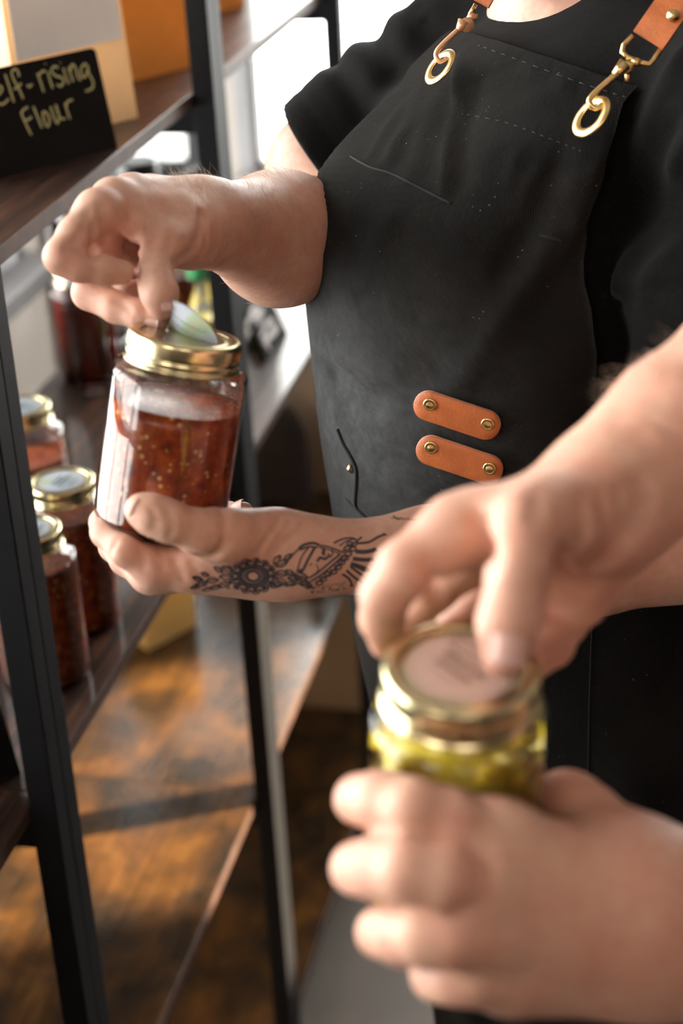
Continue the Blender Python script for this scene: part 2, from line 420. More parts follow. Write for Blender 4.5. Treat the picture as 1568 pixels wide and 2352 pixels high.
# ---------------------------------------------------------------- mason jars
def band_profile(h):
    return [(.0362, h - .0185), (.0370, h - .0178), (.0366, h - .0168), (.0352, h - .0160), (.0351, h - .0148), (.0359, h - .0136), (.0362, h - .0124), (.0353, h - .0112), (.0350, h - .0102),
            (.0356, h - .0092), (.0357, h - .0084), (.0357, h - .0022), (.0354, h - .0008), (.0346, h + .0003), (.0330, h + .0007), (.0305, h + .0006), (.0290, h + .0003), (.0288, h - .0006)]
def jar(name, label, loc, rot, h, R, fill, group=None, content='salsa', film='film', lab=True, inklab='labelink', paper='label', seg=72, script='SALSA', spin=0):
    j = empty(name, loc, rot); tag(j, label, 'jar', group)
    s0 = .80 * h; s1 = h * .86
    prof = [(0, .004), (R * .55, .003), (R * .8, .0006), (R * .9, .0), (R * .965, .003), (R, .010), (R, s0 - .004), (R * .985, s0 + .004), (R * .95, s0 + (s1 - s0) * .45), (.0350, s1), (.0338, s1 + .002), (.0338, s1 + .0035), (.0352, s1 + .0045), (.0338, s1 + .006), (.0335, h - .001)]
    gl = link('glass', mesh(*lathe(prof, seg)), M['glass'], j, True)
    lev = fill * h; Ri = R - .0018
    sp = [(0, .0035), (Ri * .8, .0030), (Ri * .93, .006), (Ri, .013)] + [(Ri, .013 + (lev - .013) * k / 8) for k in range(1, 9)] + [(Ri * .97, lev - .0006), (0, lev - .001)]
    if lev > s0: sp = [(min(r, Ri * .93) if z > s0 + .003 else r, z) for r, z in sp]
    if content == 'salsa' or content == 'redsauce':
        link('salsa' if content == 'salsa' else 'sauce', mesh(*lathe(sp, seg)), M[content], j, True)
    if film:
        fp = [(Ri + .0003, lev), (Ri + .0003, s0 - .004), (Ri * .985, s0 + .004), (Ri * .95, s0 + (s1 - s0) * .45), (.0340, s1), (.0331, s1 + .003), (.0328, h - .012)]
        if lev > s0: fp = fp[2:]
        link('film', mesh(*lathe(fp, seg)), M[film], j, True)
    if lab is None: return j
    bd = link('lid_band', mesh(*lathe(band_profile(h), 144, (10, 11, .00035))), M['lidgold'], j, True)
    ld = link('lid', mesh(*lathe([(0, h - .0010), (.012, h - .0010), (.022, h - .0011), (.0235, h - .0006), (.0250, h - .0006), (.0262, h - .0011), (.0295, h - .0009), (.0295, h - .002)], 64)), M['lidinner'], j, True)
    if lab:
        lb = link('label', mesh(*cap(lathe([(.0245, h - .0004), (.0245, h - .00015)], 48), 48)), M[paper], ld)
        mk = MB(); zz = h + .0001; rr = random.Random(3)
        def st(pts, w=.00028):
            c, s = math.cos(spin), math.sin(spin)
            mk.tube([(x * c - y * s, x * s + y * c, zz) for x, y in pts], w, 5)
        wave = [((.0205 + .0012 * math.sin(9 * a)) * math.cos(a), (.0205 + .0012 * math.sin(9 * a)) * math.sin(a)) for a in np.linspace(-1.1, 1.15, 40)]
        st(wave, .00022)
        st([(.0075, -.013), (.0075, .014)], .00045)
        for x0, hw in ((.0022, .012), (-.0045, .010)):       # two printed lines of small type
            for k in range(15):
                y = -hw + 2 * hw * k / 14; a = rr.uniform(.0006, .0012)
                st([(x0 - .0012, y), (x0 + .0012, y + rr.uniform(-.0004, .0004))], .00035)
                if k % 3: st([(x0 + rr.choice((-.0012, 0, .0012)), y), (x0 + rr.choice((-.0012, 0, .0012)), y + .0013)], .0003)
            if x0 > 0: st([(x0 - .0020, -hw), (x0 - .0020, hw)], .00018)
        for k in range(9):
            y = -.008 + .002 * k
            st([(-.0105, y), (-.0098, y + .001)], .00022)
        mk.build('label_print', M[inklab], ld)
        if inklab == 'labelpinkink':
            for x0, hw in ((.010, .012), (.0035, .015), (-.003, .014), (-.009, .009)):
                st([(x0, -hw), (x0 + .0006, hw)], .0011)
        if script:
            cu = bpy.data.curves.new('t', 'FONT'); cu.body = script; cu.size = .0066; cu.extrude = .00008; cu.align_x = 'CENTER'; cu.align_y = 'CENTER'
            to = bpy.data.objects.new('tmp', cu); COL.objects.link(to)
            me = bpy.data.meshes.new_from_object(to.evaluated_get(bpy.context.evaluated_depsgraph_get())); bpy.data.objects.remove(to)
            me.transform(Matrix.Translation((0, 0, zz)) @ Matrix.Rotation(spin, 4, 'Z') @ Matrix.Translation((.0145, 0, 0)) @ Matrix.Rotation(-PI / 2, 4, 'Z'))
            link('label_text', me, M[inklab], ld)
    return j
def basis(zaxis, loc, spin=0):
    z = nrm(zaxis); x = nrm(np.cross([0, 1, 0], z)); y = np.cross(z, x)
    mt = Matrix(((x[0], y[0], z[0]), (x[1], y[1], z[1]), (x[2], y[2], z[2]))) @ Matrix.Rotation(spin, 3, 'Z')
    return mt.to_euler()
G = 'quart jars of salsa on the second shelf'
sp0 = -.15
jar('salsa_jar', 'red salsa jar on the shelf with its gold lid and pastel label fully in view', onz(183, 1423, Z2), (0, 0, 0), .168, .0462, .80, G, spin=sp0)
jar('salsa_jar', 'salsa jar on the shelf half hidden by the near black post, frontmost of the three', onz(107, 1548, Z2), (0, 0, 0), .168, .0462, .80, G, spin=sp0 + .3)
jar('salsa_jar', 'salsa jar at the back left, gold lid glaring white, rearmost of the three', onz(88, 1228, Z2), (0, 0, 0), .168, .0462, .62, G, spin=sp0)
# jar held by the apron wearer
HB, HL = P(363, 1208, 1.100), P(427, 770, 1.062)
HA = nrm(HL - HB); HH = float(np.linalg.norm(HL - HB)); HROT = basis(HA, HB)
held = jar('salsa_jar', 'opened salsa jar held in the tattooed hand, its paper lid label being lifted', HB, HROT, HH, .0425, .665, None, lab=False)
held_label_c = P(441, 748, 1.066)
# jar held in the foreground
FB, FL = P(1032, 2060, .842), P(1060, 1532, .765)
FA = nrm(FL - FB); FH = float(np.linalg.norm(FL - FB))
fj = jar('pickled_pepper_jar', 'blurred foreground jar of yellow pickled peppers with a gold lid, gripped by two hands', FB, basis(FA, FB), FH, .0405, .8, None, content=None, film='filmoil', inklab='labelpinkink', paper='labelpink', script=None, spin=.9)
fj['category'] = 'jar'
rr = random.Random(11)
def pepper(name, c, s, mat, parent):
    bm = bmesh.new(); bmesh.ops.create_icosphere(bm, subdivisions=3, radius=1)
    rot = Euler((rr.uniform(0, 6), rr.uniform(0, 6), rr.uniform(0, 6))).to_matrix()
    for v in bm.verts:
        n = v.co.copy(); k = 1 + .12 * math.sin(5 * n.x + 3 * n.y) + .1 * math.sin(7 * n.z + c[0] * 900)
        v.co = Vector(c) + rot @ Vector((n.x * s * 1.35 * k, n.y * s * .85 * k, n.z * s * .55 * k))
    return bmobj(name, bm, mat, parent, True)
link('pickling_oil', mesh(*lathe([(0, .004), (.030, .004), (.0335, .012), (.0335, FH * .70), (0, FH * .70)], 48)), M['brine'], fj, True)
for k in range(46):
    a = rr.uniform(0, 2 * PI); z = .012 + (FH * .74 - .012) * ((k + .5) / 46); r = rr.uniform(.028, .0315)
    pepper('pepper_piece', (r * math.cos(a), r * math.sin(a), z), rr.uniform(.0065, .0095), M['pepperdark'] if rr.random() < .16 else M['pepper'], fj)

# lifted round paper label
def lifted_label():
    o = empty('paper_label', held_label_c)
    tag(o, 'small round printed paper label pinched between fingers above the open gold lid', 'label')
    tl = P(378, 712, 1.072); br = P(500, 788, 1.058)
    ax = nrm(br - tl); L = float(np.linalg.norm(br - tl)); c = (tl + br) / 2
    view = nrm(c - CAM); side = nrm(np.cross(ax, view)); nn = nrm(np.cross(ax, side))
    side = nrm(side * .52 + nn * .85); nn = nrm(np.cross(ax, side))
    V = []; Fc = []; R = L / 2; n1, n2 = 10, 40
    for lay in (0, 1):
        for i in range(n1 + 1):
            for k in range(n2):
                r = R * i / n1; a = 2 * PI * k / n2; u, v = r * math.cos(a), r * .92 * math.sin(a)
                b = .0045 * (1 - (u / R) ** 2) - .004 * (v / R) ** 2
                V.append(c + ax * u + side * v + nn * (b + lay * .0004) - held_label_c)
    N = (n1 + 1) * n2
    for lay in (0, 1):
        for i in range(n1):
            for k in range(n2):
                a0 = lay * N + i * n2 + k; b0 = lay * N + i * n2 + (k + 1) % n2
                Fc.append((a0, b0, b0 + n2, a0 + n2) if lay else (a0, a0 + n2, b0 + n2, b0))
    for k in range(n2):
        a0 = n1 * n2 + k; b0 = n1 * n2 + (k + 1) % n2; Fc.append((a0, b0, N + b0, N + a0))
    link('label_paper', mesh(V, Fc), M['label'], o, True)
    mk = MB()
    for v0 in (-.35, -.05, .3):
        for k in range(14):
            u = R * (-.6 + 1.2 * k / 13); v = R * v0
            b = .0045 * (1 - (u / R) ** 2) - .004 * (v / R) ** 2
            for sgn in (-1, 1):
                q = c + ax * u + side * v + nn * (b + (.0005 if sgn > 0 else -.0001)) - held_label_c
                mk.tube([q, q + ax * .001 + side * (.0012 if k % 2 else .0002)], .0002, 5)
    mk.build('label_print', M['labelink'], o)
lifted_label()

# ---------------------------------------------------------------- flour sign, flour bags
EB = nrm([.55, .835, 0]); NB = np.array([EB[1], -EB[0], 0])          # along the faces of the things turned to the camera / their outward normal
def sign(br, e, lean, w, h, label, t=.006, mat='chalkboard'):
    n = np.array([e[1], -e[0], 0.]); up = math.cos(lean) * np.array([0, 0, 1.]) - math.sin(lean) * n
    nn = math.cos(lean) * n + math.sin(lean) * np.array([0, 0, 1.])
    o = empty('chalkboard_sign', br - e * w / 2); base = br - e * w / 2
    bm = bmesh.new(); r = .006; pts = []
    for cx_, cz_, a0 in ((w / 2 - r, h - r, 0), (-w / 2 + r, h - r, PI / 2)):
        for k in range(7):
            a = a0 + PI / 2 * k / 6; pts.append((cx_ + r * math.cos(a), cz_ + r * math.sin(a)))
    pts += [(-w / 2, 0), (w / 2, 0)]
    f = []
    fr = [bm.verts.new(e * x + up * z) for x, z in pts]; bk = [bm.verts.new(e * x + up * z - nn * t) for x, z in pts]
    bm.faces.new(fr); bm.faces.new(list(reversed(bk)))
    for i in range(len(pts)): j = (i + 1) % len(pts); bm.faces.new((fr[j], fr[i], bk[i], bk[j]))
    bmobj('board', bm, M[mat], o)
    # small foot behind
    bm = bmesh.new(); v = []
    for x in (-.012, .012):
        for q in (up * h * .55 - nn * t, -nn * t * 1.0 + up * .002, -n * (math.sin(lean) * h * .5 + .035) + np.array([0, 0, .001])):
            v.append(bm.verts.new(e * x + q))
    bm.faces.new(v[:3]); bm.faces.new(v[3:]); bm.faces.new((v[0], v[1], v[4], v[3])); bm.faces.new((v[1], v[2], v[5], v[4])); bm.faces.new((v[2], v[0], v[3], v[5]))
    bmobj('stand', bm, M['black'], o)
    tag(o, label, 'sign')
    return o, base, nn
s1, s1b, s1n = sign(onz(270, 339, Z1), EB, math.radians(11), .17, .100, 'black board hand-lettered Self-rising Flour, leaning against a paper bag on the upper shelf')
def strokes(o, base, nn, lists, f, w, name='chalk_lettering', mat='chalk', lift=.0006):
    mk = MB()
    for s in lists:
        pts = [onplane(*f(*q), base + nn * lift, nn) - base for q in s]
        if len(pts) == 1: pts = [pts[0], pts[0] + np.array([.0006, 0, .0003])]
        else: pts = spline(pts, 6)
        mk.tube(pts, w, 7, flat=.25, up=nn)
    return mk.build(name, M[mat], o)
LET = [[(-90, 690), (-130, 665), (-170, 700), (-150, 760), (-105, 810), (-85, 870), (-110, 930), (-160, 935)], [(-60, 880), (-10, 850), (18, 810), (8, 778), (-22, 782), (-45, 850), (-25, 925), (30, 935), (78, 890)],
 [(45, 670), (85, 790), (125, 920)],
 [(172, 690), (160, 640), (130, 622), (105, 655), (125, 720), (175, 810), (208, 888)], [(125, 802), (160, 785), (190, 750)],
 [(245, 762), (262, 782), (290, 758)],
 [(335, 660), (365, 740), (395, 830)], [(345, 690), (370, 650), (408, 638)],
 [(430, 645), (450, 720), (475, 795)], [(405, 575)],
 [(522, 612), (490, 598), (462, 638), (500, 682), (555, 700), (572, 740), (545, 776), (512, 760)],
 [(570, 612), (592, 690), (620, 755)], [(540, 568)],
 [(615, 600), (635, 665), (660, 735)], [(632, 645), (648, 582), (680, 612), (700, 690), (728, 722)],
 [(790, 605), (762, 575), (728, 625), (735, 682), (765, 692), (788, 630)], [(790, 600), (800, 660), (835, 730), (832, 792), (770, 822)],
 [(190, 1015), (230, 1110), (282, 1215)], [(190, 1020), (215, 985), (250, 965)], [(228, 1085), (258, 1075), (285, 1052)],
 [(300, 960), (340, 1060), (378, 1152)],
 [(385, 1005), (395, 1085), (430, 1140), (447, 1082), (422, 1020), (388, 1003)],
 [(455, 960), (482, 1045), (515, 1110), (532, 1050), (500, 940)], [(505, 960), (540, 1060), (590, 1068)],
 [(585, 930), (605, 1000), (630, 1072)], [(592, 965), (610, 915), (655, 898)]]
strokes(s1, s1b, s1n, LET, lambda x, y: (x / 3.92, y / 3.92), .0011)
# second sign further along, standing along the shelf edge
a_, b_ = onz(617, 828, Z2), onz(662, 768, Z2)
s2, s2b, s2n = sign(b_, nrm(b_ - a_), math.radians(22), float(np.linalg.norm(b_ - a_)), .10, 'small black board with blurred white lettering on the second shelf past the middle post')
strokes(s2, s2b, s2n, [[(600, 775), (612, 745), (622, 735), (630, 750), (622, 770), (612, 785), (618, 805)], [(605, 790), (614, 778), (628, 765), (636, 752)], [(570, 745), (578, 715), (590, 705), (598, 722), (590, 745)], [(575, 730), (590, 722), (604, 712)]], lambda x, y: (x, y), .0042, 'chalk_lettering', 'chalkw')
s3, s3b, s3n = sign(onz(49, 1778, Z2), EB, math.radians(15), .15, .075, 'plain black board standing on the second shelf left of the near post')

def paper_bag(front_r, w, d, h, label, mat, top=True, labelz=None, e=EB, group=None, lean=0.0, taper=.0):
    """front_r = front right bottom corner, e = along the front"""
    o = empty('paper_bag', front_r - e * w / 2); n = np.array([e[1], -e[0], 0.])
    V = []; nz = 10; ring = []
    for k in range(nz + 1):
        t = k / nz; z = h * t; wd = w / 2 * (1 - taper * t); dd = d * (1 - .25 * t ** 2)
        pin = .012 * t + .003
        sh = -n * (lean * t)
        for (x, y) in ((-wd, 0), (-wd * .33, .003 * math.sin(3 * t)), (wd * .33, .002), (wd, 0), (wd - pin, dd * .5), (wd, dd), (wd * .33, dd), (-wd * .33, dd), (-wd, dd), (-wd + pin, dd * .5)):
            V.append(e * x - n * y + sh + np.array([0, 0, z]))
    Fc = []
    for k in range(nz):
        for i in range(10): a = k * 10 + i; b = k * 10 + (i + 1) % 10; Fc.append((a, b, b + 10, a + 10))
    Fc.append(tuple(reversed(range(10)))); Fc.append(tuple(nz * 10 + i for i in range(10)))
    b = link('bag_body', mesh(V, Fc), M[mat], o)
    if labelz:
        z0, z1, x0, x1 = labelz; Vn = []
        for (x, z) in ((x0, z0), (x1, z0), (x1, z1), (x0, z1)):
            t = z / h; q = -n * (lean * t) + n * .004
            Vn.append(e * (x * w / 2 * (1 - taper * t)) + q + np.array([0, 0, z]))
        Vn += [v - n * .0006 for v in Vn]
        link('bag_label', mesh(Vn, [(0, 1, 2, 3), (7, 6, 5, 4), (0, 4, 5, 1), (1, 5, 6, 2), (2, 6, 7, 3), (3, 7, 4, 0)]), M['paperw'], o)
    tag(o, label, 'bag', group); return o
G2 = 'brown paper bags of flour on the upper shelf'
paper_bag(onz(316, 270, Z1), .150, .075, .23, 'pale kraft flour bag with a big white label, directly behind the flour sign', 'kraftl', labelz=(.085, .22, -.93, .9), group=G2, taper=.04, lean=.012)
paper_bag(onz(432, 163, Z1) + EB * .015 - NB * .012, .16, .08, .23, 'orange-brown paper bag on the upper shelf touching the middle post', 'kraftd', labelz=(.10, .2, -.9, .95), group=G2)
paper_bag(onz(40, 200, Z1) - NB * .07, .15, .07, .2, 'dark kraft bag at the far left edge of the upper shelf', 'kraftd', group=G2)
paper_bag(onz(562, 15, Z1), .10, .08, .2, 'small orange bag on the upper shelf of the farthest unit', 'kraftd', group=G2)
paper_bag(onz(452, 1438, Z3), .105, .065, .15, 'bright yellow paper bag standing on the lower shelf under the tattooed hand', 'yellowbag', taper=.02)

# ---------------------------------------------------------------- jars and bottles at the back of the second shelf
G3 = 'tall red sauce jars at the back of the second shelf'
jar('sauce_jar', 'tall red sauce jar at the back, left of the held jar, below the pinching fingers', onz(212, 862, Z2), (0, 0, 0), .165, .044, .78, G3, content='redsauce', film=None)
jar('sauce_jar', 'red sauce jar at the back seen between the raised wrist and the lifted label', onz(400, 822, Z2), (0, 0, 0), .165, .040, .80, G3, content='redsauce', film=None)
def bottle(label, capc, r, z0, mat_cap='black', lab=None, hcap=.035, body='glass', liquid=None, neck=.016):
    o = empty('bottle', (capc[0], capc[1], z0)); H = capc[2] + hcap / 2 - z0
    hb = H - hcap
    link('glass', mesh(*lathe([(0, .002), (r * .9, 0), (r, .006), (r, hb * .62), (r * .8, hb * .76), (neck, hb * .88), (neck, hb + .01)], 40)), M['glass'], o, True)
    if liquid: link('liquid', mesh(*lathe([(0, .004), (r * .93, .006), (r * .94, hb * .6), (0, hb * .6)], 40)), M[liquid], o, True)
    link('cap', mesh(*cap(lathe([(neck * 1.25 + .004, hb), (neck * 1.35 + .004, hb + .002), (neck * 1.35 + .004, H - .003), (neck * 1.25 + .003, H)], 40), 40)), M[mat_cap], o)
    if lab: link('label', mesh(*lathe([(r + .0006, hb * .1), (r + .0006, hb * .58)], 40)), M[lab], o, True)
    tag(o, label, 'bottle', 'bottles at the back of the second shelf'); return o
def at_x(px, py, x): return onx(px, py, x)
bottle('black-capped bottle nearest the raised hand, left of the wider capped one', at_x(265, 425, -.88), .032, Z2, neck=.019)
bottle('wide black-capped bottle behind, its cap highest under the upper shelf', at_x(316, 394, -.84), .034, Z2, neck=.020)
bottle('small black-capped bottle left of the raised knuckles', at_x(168, 492, -.87), .026, Z2, hcap=.02, neck=.014)
bottle('dark-capped bottle peeking past the middle post above the wrist', at_x(449, 412, -.78), .026, Z2, neck=.010)
bottle('bottle with a yellow and green label between wrist and middle post', onx(462, 640, -.71) + np.array([0, 0, .02]), .026, Z2, lab='yellow', neck=.012, mat_cap='green', liquid='pepper')
bottle('dark green bottle on the lower shelf of the farthest unit, behind the tattooed wrist', onz(728, 1340, Z3) + np.array([0, 0, .085]), .016, Z3, neck=.008, hcap=.015, liquid='green', mat_cap='green')

# boxes on the farthest unit
def cardboard(lo, hi, label):
    lo = np.array(lo); hi = np.array(hi); c = np.array([(lo[0] + hi[0]) / 2, (lo[1] + hi[1]) / 2, lo[2]]); o = empty('cardboard_box', c)
    box('box_body', lo - c, hi - c, M['card'], o, .002)
    box('packing_tape', (-.022, lo[1] - c[1] - .0006, 0), (.022, lo[1] - c[1] + .0002, .045), M['cardtape'], o)
    tag(o, label, 'box'); return o
M['card'] = simple('tan_cardboard', (.42, .30, .20), .8, 0, .08, 10)
M['cardtape'] = simple('tan_tape', (.40, .27, .17), .4, 0, .05, 10)
cardboard((-.96, 2.85, Z3), (-.60, 3.10, Z3 + .31), 'tan cardboard box on the lower shelf of the farthest unit, behind a dark rounded pouch')
cardboard((-.96, 2.84, Z4), (-.60, 3.10, Z4 + .36), 'beige cardboard box on the bottom shelf of the farthest unit')
def pouch():
    c = onz(665, 1112, Z3); c[1] = 2.81; o = empty('pouch', c); V = []; Fc = []
    w, h, d = .060, .205, .030; nz, nk = 14, 24
    for i in range(nz + 1):
        t = i / nz; ww = w * (1.05 - .1 * t) * math.sqrt(max(.0004, 1 - max(0, (t - .62) / .385) ** 2)); dd = d * (1 - .6 * t)
        for k in range(nk): a = 2 * PI * k / nk; V.append((ww * math.cos(a), dd * math.sin(a), h * t))
    for i in range(nz):
        for k in range(nk): a = i * nk + k; b = i * nk + (k + 1) % nk; Fc.append((a, b, b + nk, a + nk))
    Fc.append(tuple(range(nk))[::-1]); Fc.append(tuple(nz * nk + k for k in range(nk)))
    link('pouch_body', mesh(V, Fc), M['basket'], o, True)
    mb = MB(); mb.tube([(-w * .85, -.014, h * .80), (0, -.016, h * .81), (w * .85, -.014, h * .80)], .0014, 6); mb.build('pouch_seal', M['basket'], o)
    tag(o, 'dark brown round-topped pouch, blurred, standing before the tan box left of the apron', 'pouch')
pouch()
# ---------------------------------------------------------------- implicit surfaces -> continuous skin meshes
class Sdf:
    """list of groups; each primitive is a tapered capsule; returns blended distance"""
    def __init__(s): s.items = []          # (kind, data, k)
    def cone(s, a, b, r1, r2, k=.01, flat=None):
        s.items.append((np.array(a, float), np.array(b, float), r1, r2, k, flat)); return s
    def chain(s, pts, rad, k=.003):
        for i in range(len(pts) - 1): s.cone(pts[i], pts[i + 1], rad[i], rad[i + 1], k)
        return s
    def ev(s, X):
        d = None
        for a, b, r1, r2, k, flat in s.items:
            ab = b - a; L2 = float(ab @ ab) + 1e-12
            pa = X - a; t = np.clip(pa @ ab / L2, 0, 1)
            q = pa - t[:, None] * ab
            if flat is not None:
                n, f = flat; c = q @ n; q = q + np.outer(c * (f - 1), n)
            e = np.sqrt((q * q).sum(1)) - (r1 + (r2 - r1) * t)
            if d is None: d = e
            else:
                h = np.clip(.5 + .5 * (d - e) / k, 0, 1); d = d + (e - d) * h - k * h * (1 - h)
        return d
def smin(a, b, k):
    h = np.clip(.5 + .5 * (a - b) / k, 0, 1); return a + (b - a) * h - k * h * (1 - h)
def surface_nets(f, lo, hi, h):
    lo = np.array(lo, float); n = np.ceil((np.array(hi) - lo) / h).astype(int) + 1; B = 8
    n = ((n - 1 + B - 1) // B) * B + 1
    Fd = np.full(n, 1.0, np.float32)
    nb = (n - 1) // B
    bi = np.stack(np.meshgrid(*[np.arange(x) for x in nb], indexing='ij'), -1).reshape(-1, 3)
    c = lo + (bi * B + B / 2) * h
    dc = np.concatenate([f(c[i:i + 20000]) for i in range(0, len(c), 20000)])
    R = B * h * .87 * 1.5 + .002
    for i in np.nonzero(dc < -R)[0]:
        x, y, z = bi[i] * B; Fd[x:x + B + 1, y:y + B + 1, z:z + B + 1] = -1
    act = np.nonzero(np.abs(dc) <= R)[0]
    g = np.stack(np.meshgrid(*[np.arange(B + 1)] * 3, indexing='ij'), -1).reshape(-1, 3)
    for i0 in range(0, len(act), 60):
        ids = act[i0:i0 + 60]
        G = (bi[ids] * B)[:, None, :] + g[None]
        v = f(lo + G.reshape(-1, 3) * h).reshape(len(ids), -1)
        for q, i in enumerate(ids):
            x, y, z = bi[i] * B; Fd[x:x + B + 1, y:y + B + 1, z:z + B + 1] = v[q].reshape(B + 1, B + 1, B + 1)
    S = Fd < 0
    cnt = np.zeros(n - 1, np.int8)
    for dx in (0, 1):
        for dy in (0, 1):
            for dz in (0, 1): cnt += S[dx:n[0] - 1 + dx, dy:n[1] - 1 + dy, dz:n[2] - 1 + dz]
    cells = np.argwhere((cnt > 0) & (cnt < 8))
    N1 = n - 1; lin = (cells[:, 0] * N1[1] + cells[:, 1]) * N1[2] + cells[:, 2]
    acc = np.zeros((len(cells), 3)); num = np.zeros(len(cells))
    for ax in range(3):
        for o1 in (0, 1):
            for o2 in (0, 1):
                off = np.zeros(3, int); oth = [a for a in range(3) if a != ax]; off[oth[0]] = o1; off[oth[1]] = o2
                p = cells + off; q = p.copy(); q[:, ax] += 1
                a = Fd[p[:, 0], p[:, 1], p[:, 2]]; b = Fd[q[:, 0], q[:, 1], q[:, 2]]
                mk = (a < 0) != (b < 0); t = np.where(mk, a / np.where(mk, a - b, 1), 0)
                pos = off[None].astype(float).repeat(len(cells), 0); pos[:, ax] += t
                acc += pos * mk[:, None]; num += mk
    V = lo + (cells + acc / num[:, None]) * h
    order = np.argsort(lin); sl = lin[order]
    Q = []
    for ax in range(3):
        oth = [a for a in range(3) if a != ax]
        sh = [slice(None)] * 3; A = [slice(None)] * 3; A[ax] = slice(0, n[ax] - 1); Bs = [slice(None)] * 3; Bs[ax] = slice(1, n[ax])
        cr = S[tuple(A)] != S[tuple(Bs)]
        e = np.argwhere(cr)
        e = e[(e[:, oth[0]] > 0) & (e[:, oth[1]] > 0) & (e[:, oth[0]] < n[oth[0]] - 1) & (e[:, oth[1]] < n[oth[1]] - 1)]
        if not len(e): continue
        ids = []
        for d0, d1 in ((1, 1), (0, 1), (0, 0), (1, 0)):
            c2 = e.copy(); c2[:, oth[0]] -= d0; c2[:, oth[1]] -= d1
            l = (c2[:, 0] * N1[1] + c2[:, 1]) * N1[2] + c2[:, 2]
            ids.append(order[np.searchsorted(sl, l)])
        q = np.stack(ids, 1)
        inside = S[e[:, 0], e[:, 1], e[:, 2]]
        fl = inside if ax != 1 else ~inside
        q[~fl] = q[~fl][:, ::-1]
        Q.append(q)
    return V, np.concatenate(Q)
def mesh_np(parts):
    VV = []; QQ = []; b = 0
    for V, Q in parts: VV.append(V); QQ.append(Q + b); b += len(V)
    V = np.concatenate(VV).astype(np.float32); Q = np.concatenate(QQ).astype(np.int32)
    me = bpy.data.meshes.new('m'); me.vertices.add(len(V)); me.vertices.foreach_set('co', V.ravel())
    me.loops.add(Q.size); me.loops.foreach_set('vertex_index', Q.ravel()); me.polygons.add(len(Q))
    me.polygons.foreach_set('loop_start', np.arange(0, Q.size, 4, dtype=np.int32)); me.polygons.foreach_set('loop_total', np.full(len(Q), 4, np.int32))
    me.polygons.foreach_set('use_smooth', np.ones(len(Q), bool)); me.update(calc_edges=True); me.validate(); return me
def relax(V, Q, it=2, w=.5):
    for _ in range(it):
        s = np.zeros_like(V); c = np.zeros(len(V))
        for a in range(4):
            i, j = Q[:, a], Q[:, (a + 1) % 4]
            np.add.at(s, i, V[j]); np.add.at(c, i, 1); np.add.at(s, j, V[i]); np.add.at(c, j, 1)
        V = V + w * (s / np.maximum(c, 1)[:, None] - V)
    return V
def nets(f, lo, hi, h, it=2):
    V, Q = surface_nets(f, lo, hi, h); return relax(V, Q, it), Q
def bounds(pts, pad): p = np.array(pts); return p.min(0) - pad, p.max(0) + pad
def sph(X, c, r): return np.sqrt(((X - np.array(c)) ** 2).sum(1)) - r
def crease(X, a, b, w, depth):
    """gentle groove along segment a-b: value to ADD to the distance"""
    a = np.array(a); b = np.array(b); ab = b - a; t = np.clip((X - a) @ ab / (ab @ ab), 0, 1)
    q = X - a - t[:, None] * ab; return depth * np.exp(-(q * q).sum(1) / (w * w))
def hash_fold(X, A, freq, amp, seed=0):
    """cloth fold waves: sums of warped sines"""
    u = X @ A[0]; v = X @ A[1]; w = X @ A[2]
    s = np.sin(freq * u + 1.7 * np.sin(freq * .31 * v + seed) + 1.1 * np.sin(freq * .43 * w + 2 * seed))
    return amp * s

def arm_field(arm, palm, fingers, kp=.007, kf=.0016, creases=(), kw=.02):
    def f(X):
        d = smin(arm.ev(X), palm.ev(X), kw)
        df = None
        for fg in fingers:
            e = fg.ev(X); df = e if df is None else smin(df, e, kf)
        d = smin(d, df, kp)
        for c in creases:
            if len(c) == 4: d = d + crease(X, *c)
            else: d = d + c[2] * linefall(X, c[0], c[1])
        return d
    return f
def linefall(X, ln, w):
    best = np.full(len(X), 9.)
    for i in range(len(ln) - 1):
        a, b = ln[i], ln[i + 1]; ab = b - a; t = np.clip((X - a) @ ab / (ab @ ab), 0, 1); q = X - a - t[:, None] * ab; best = np.minimum(best, (q * q).sum(1))
    return np.exp(-best / (w * w))
def surf_lines(f, specs, d0, d1):
    """skin folds: each given polyline is dropped on the bare surface first"""
    out = []
    for px, w, dep in specs:
        ln = []
        for (x, y) in [tuple(q[:2]) for q in spline([np.array([a, b, 0.]) for a, b in px], 3)]:
            ds = np.arange(d0, d1, .001); X = CAM + ds[:, None] * ray(x, y); v = f(X); i = np.nonzero(v < 0)[0]
            if len(i) and i[0] > 0: ln.append(X[i[0]])
        if len(ln) > 1: out.append((ln, w, dep * 1.35))
    return out
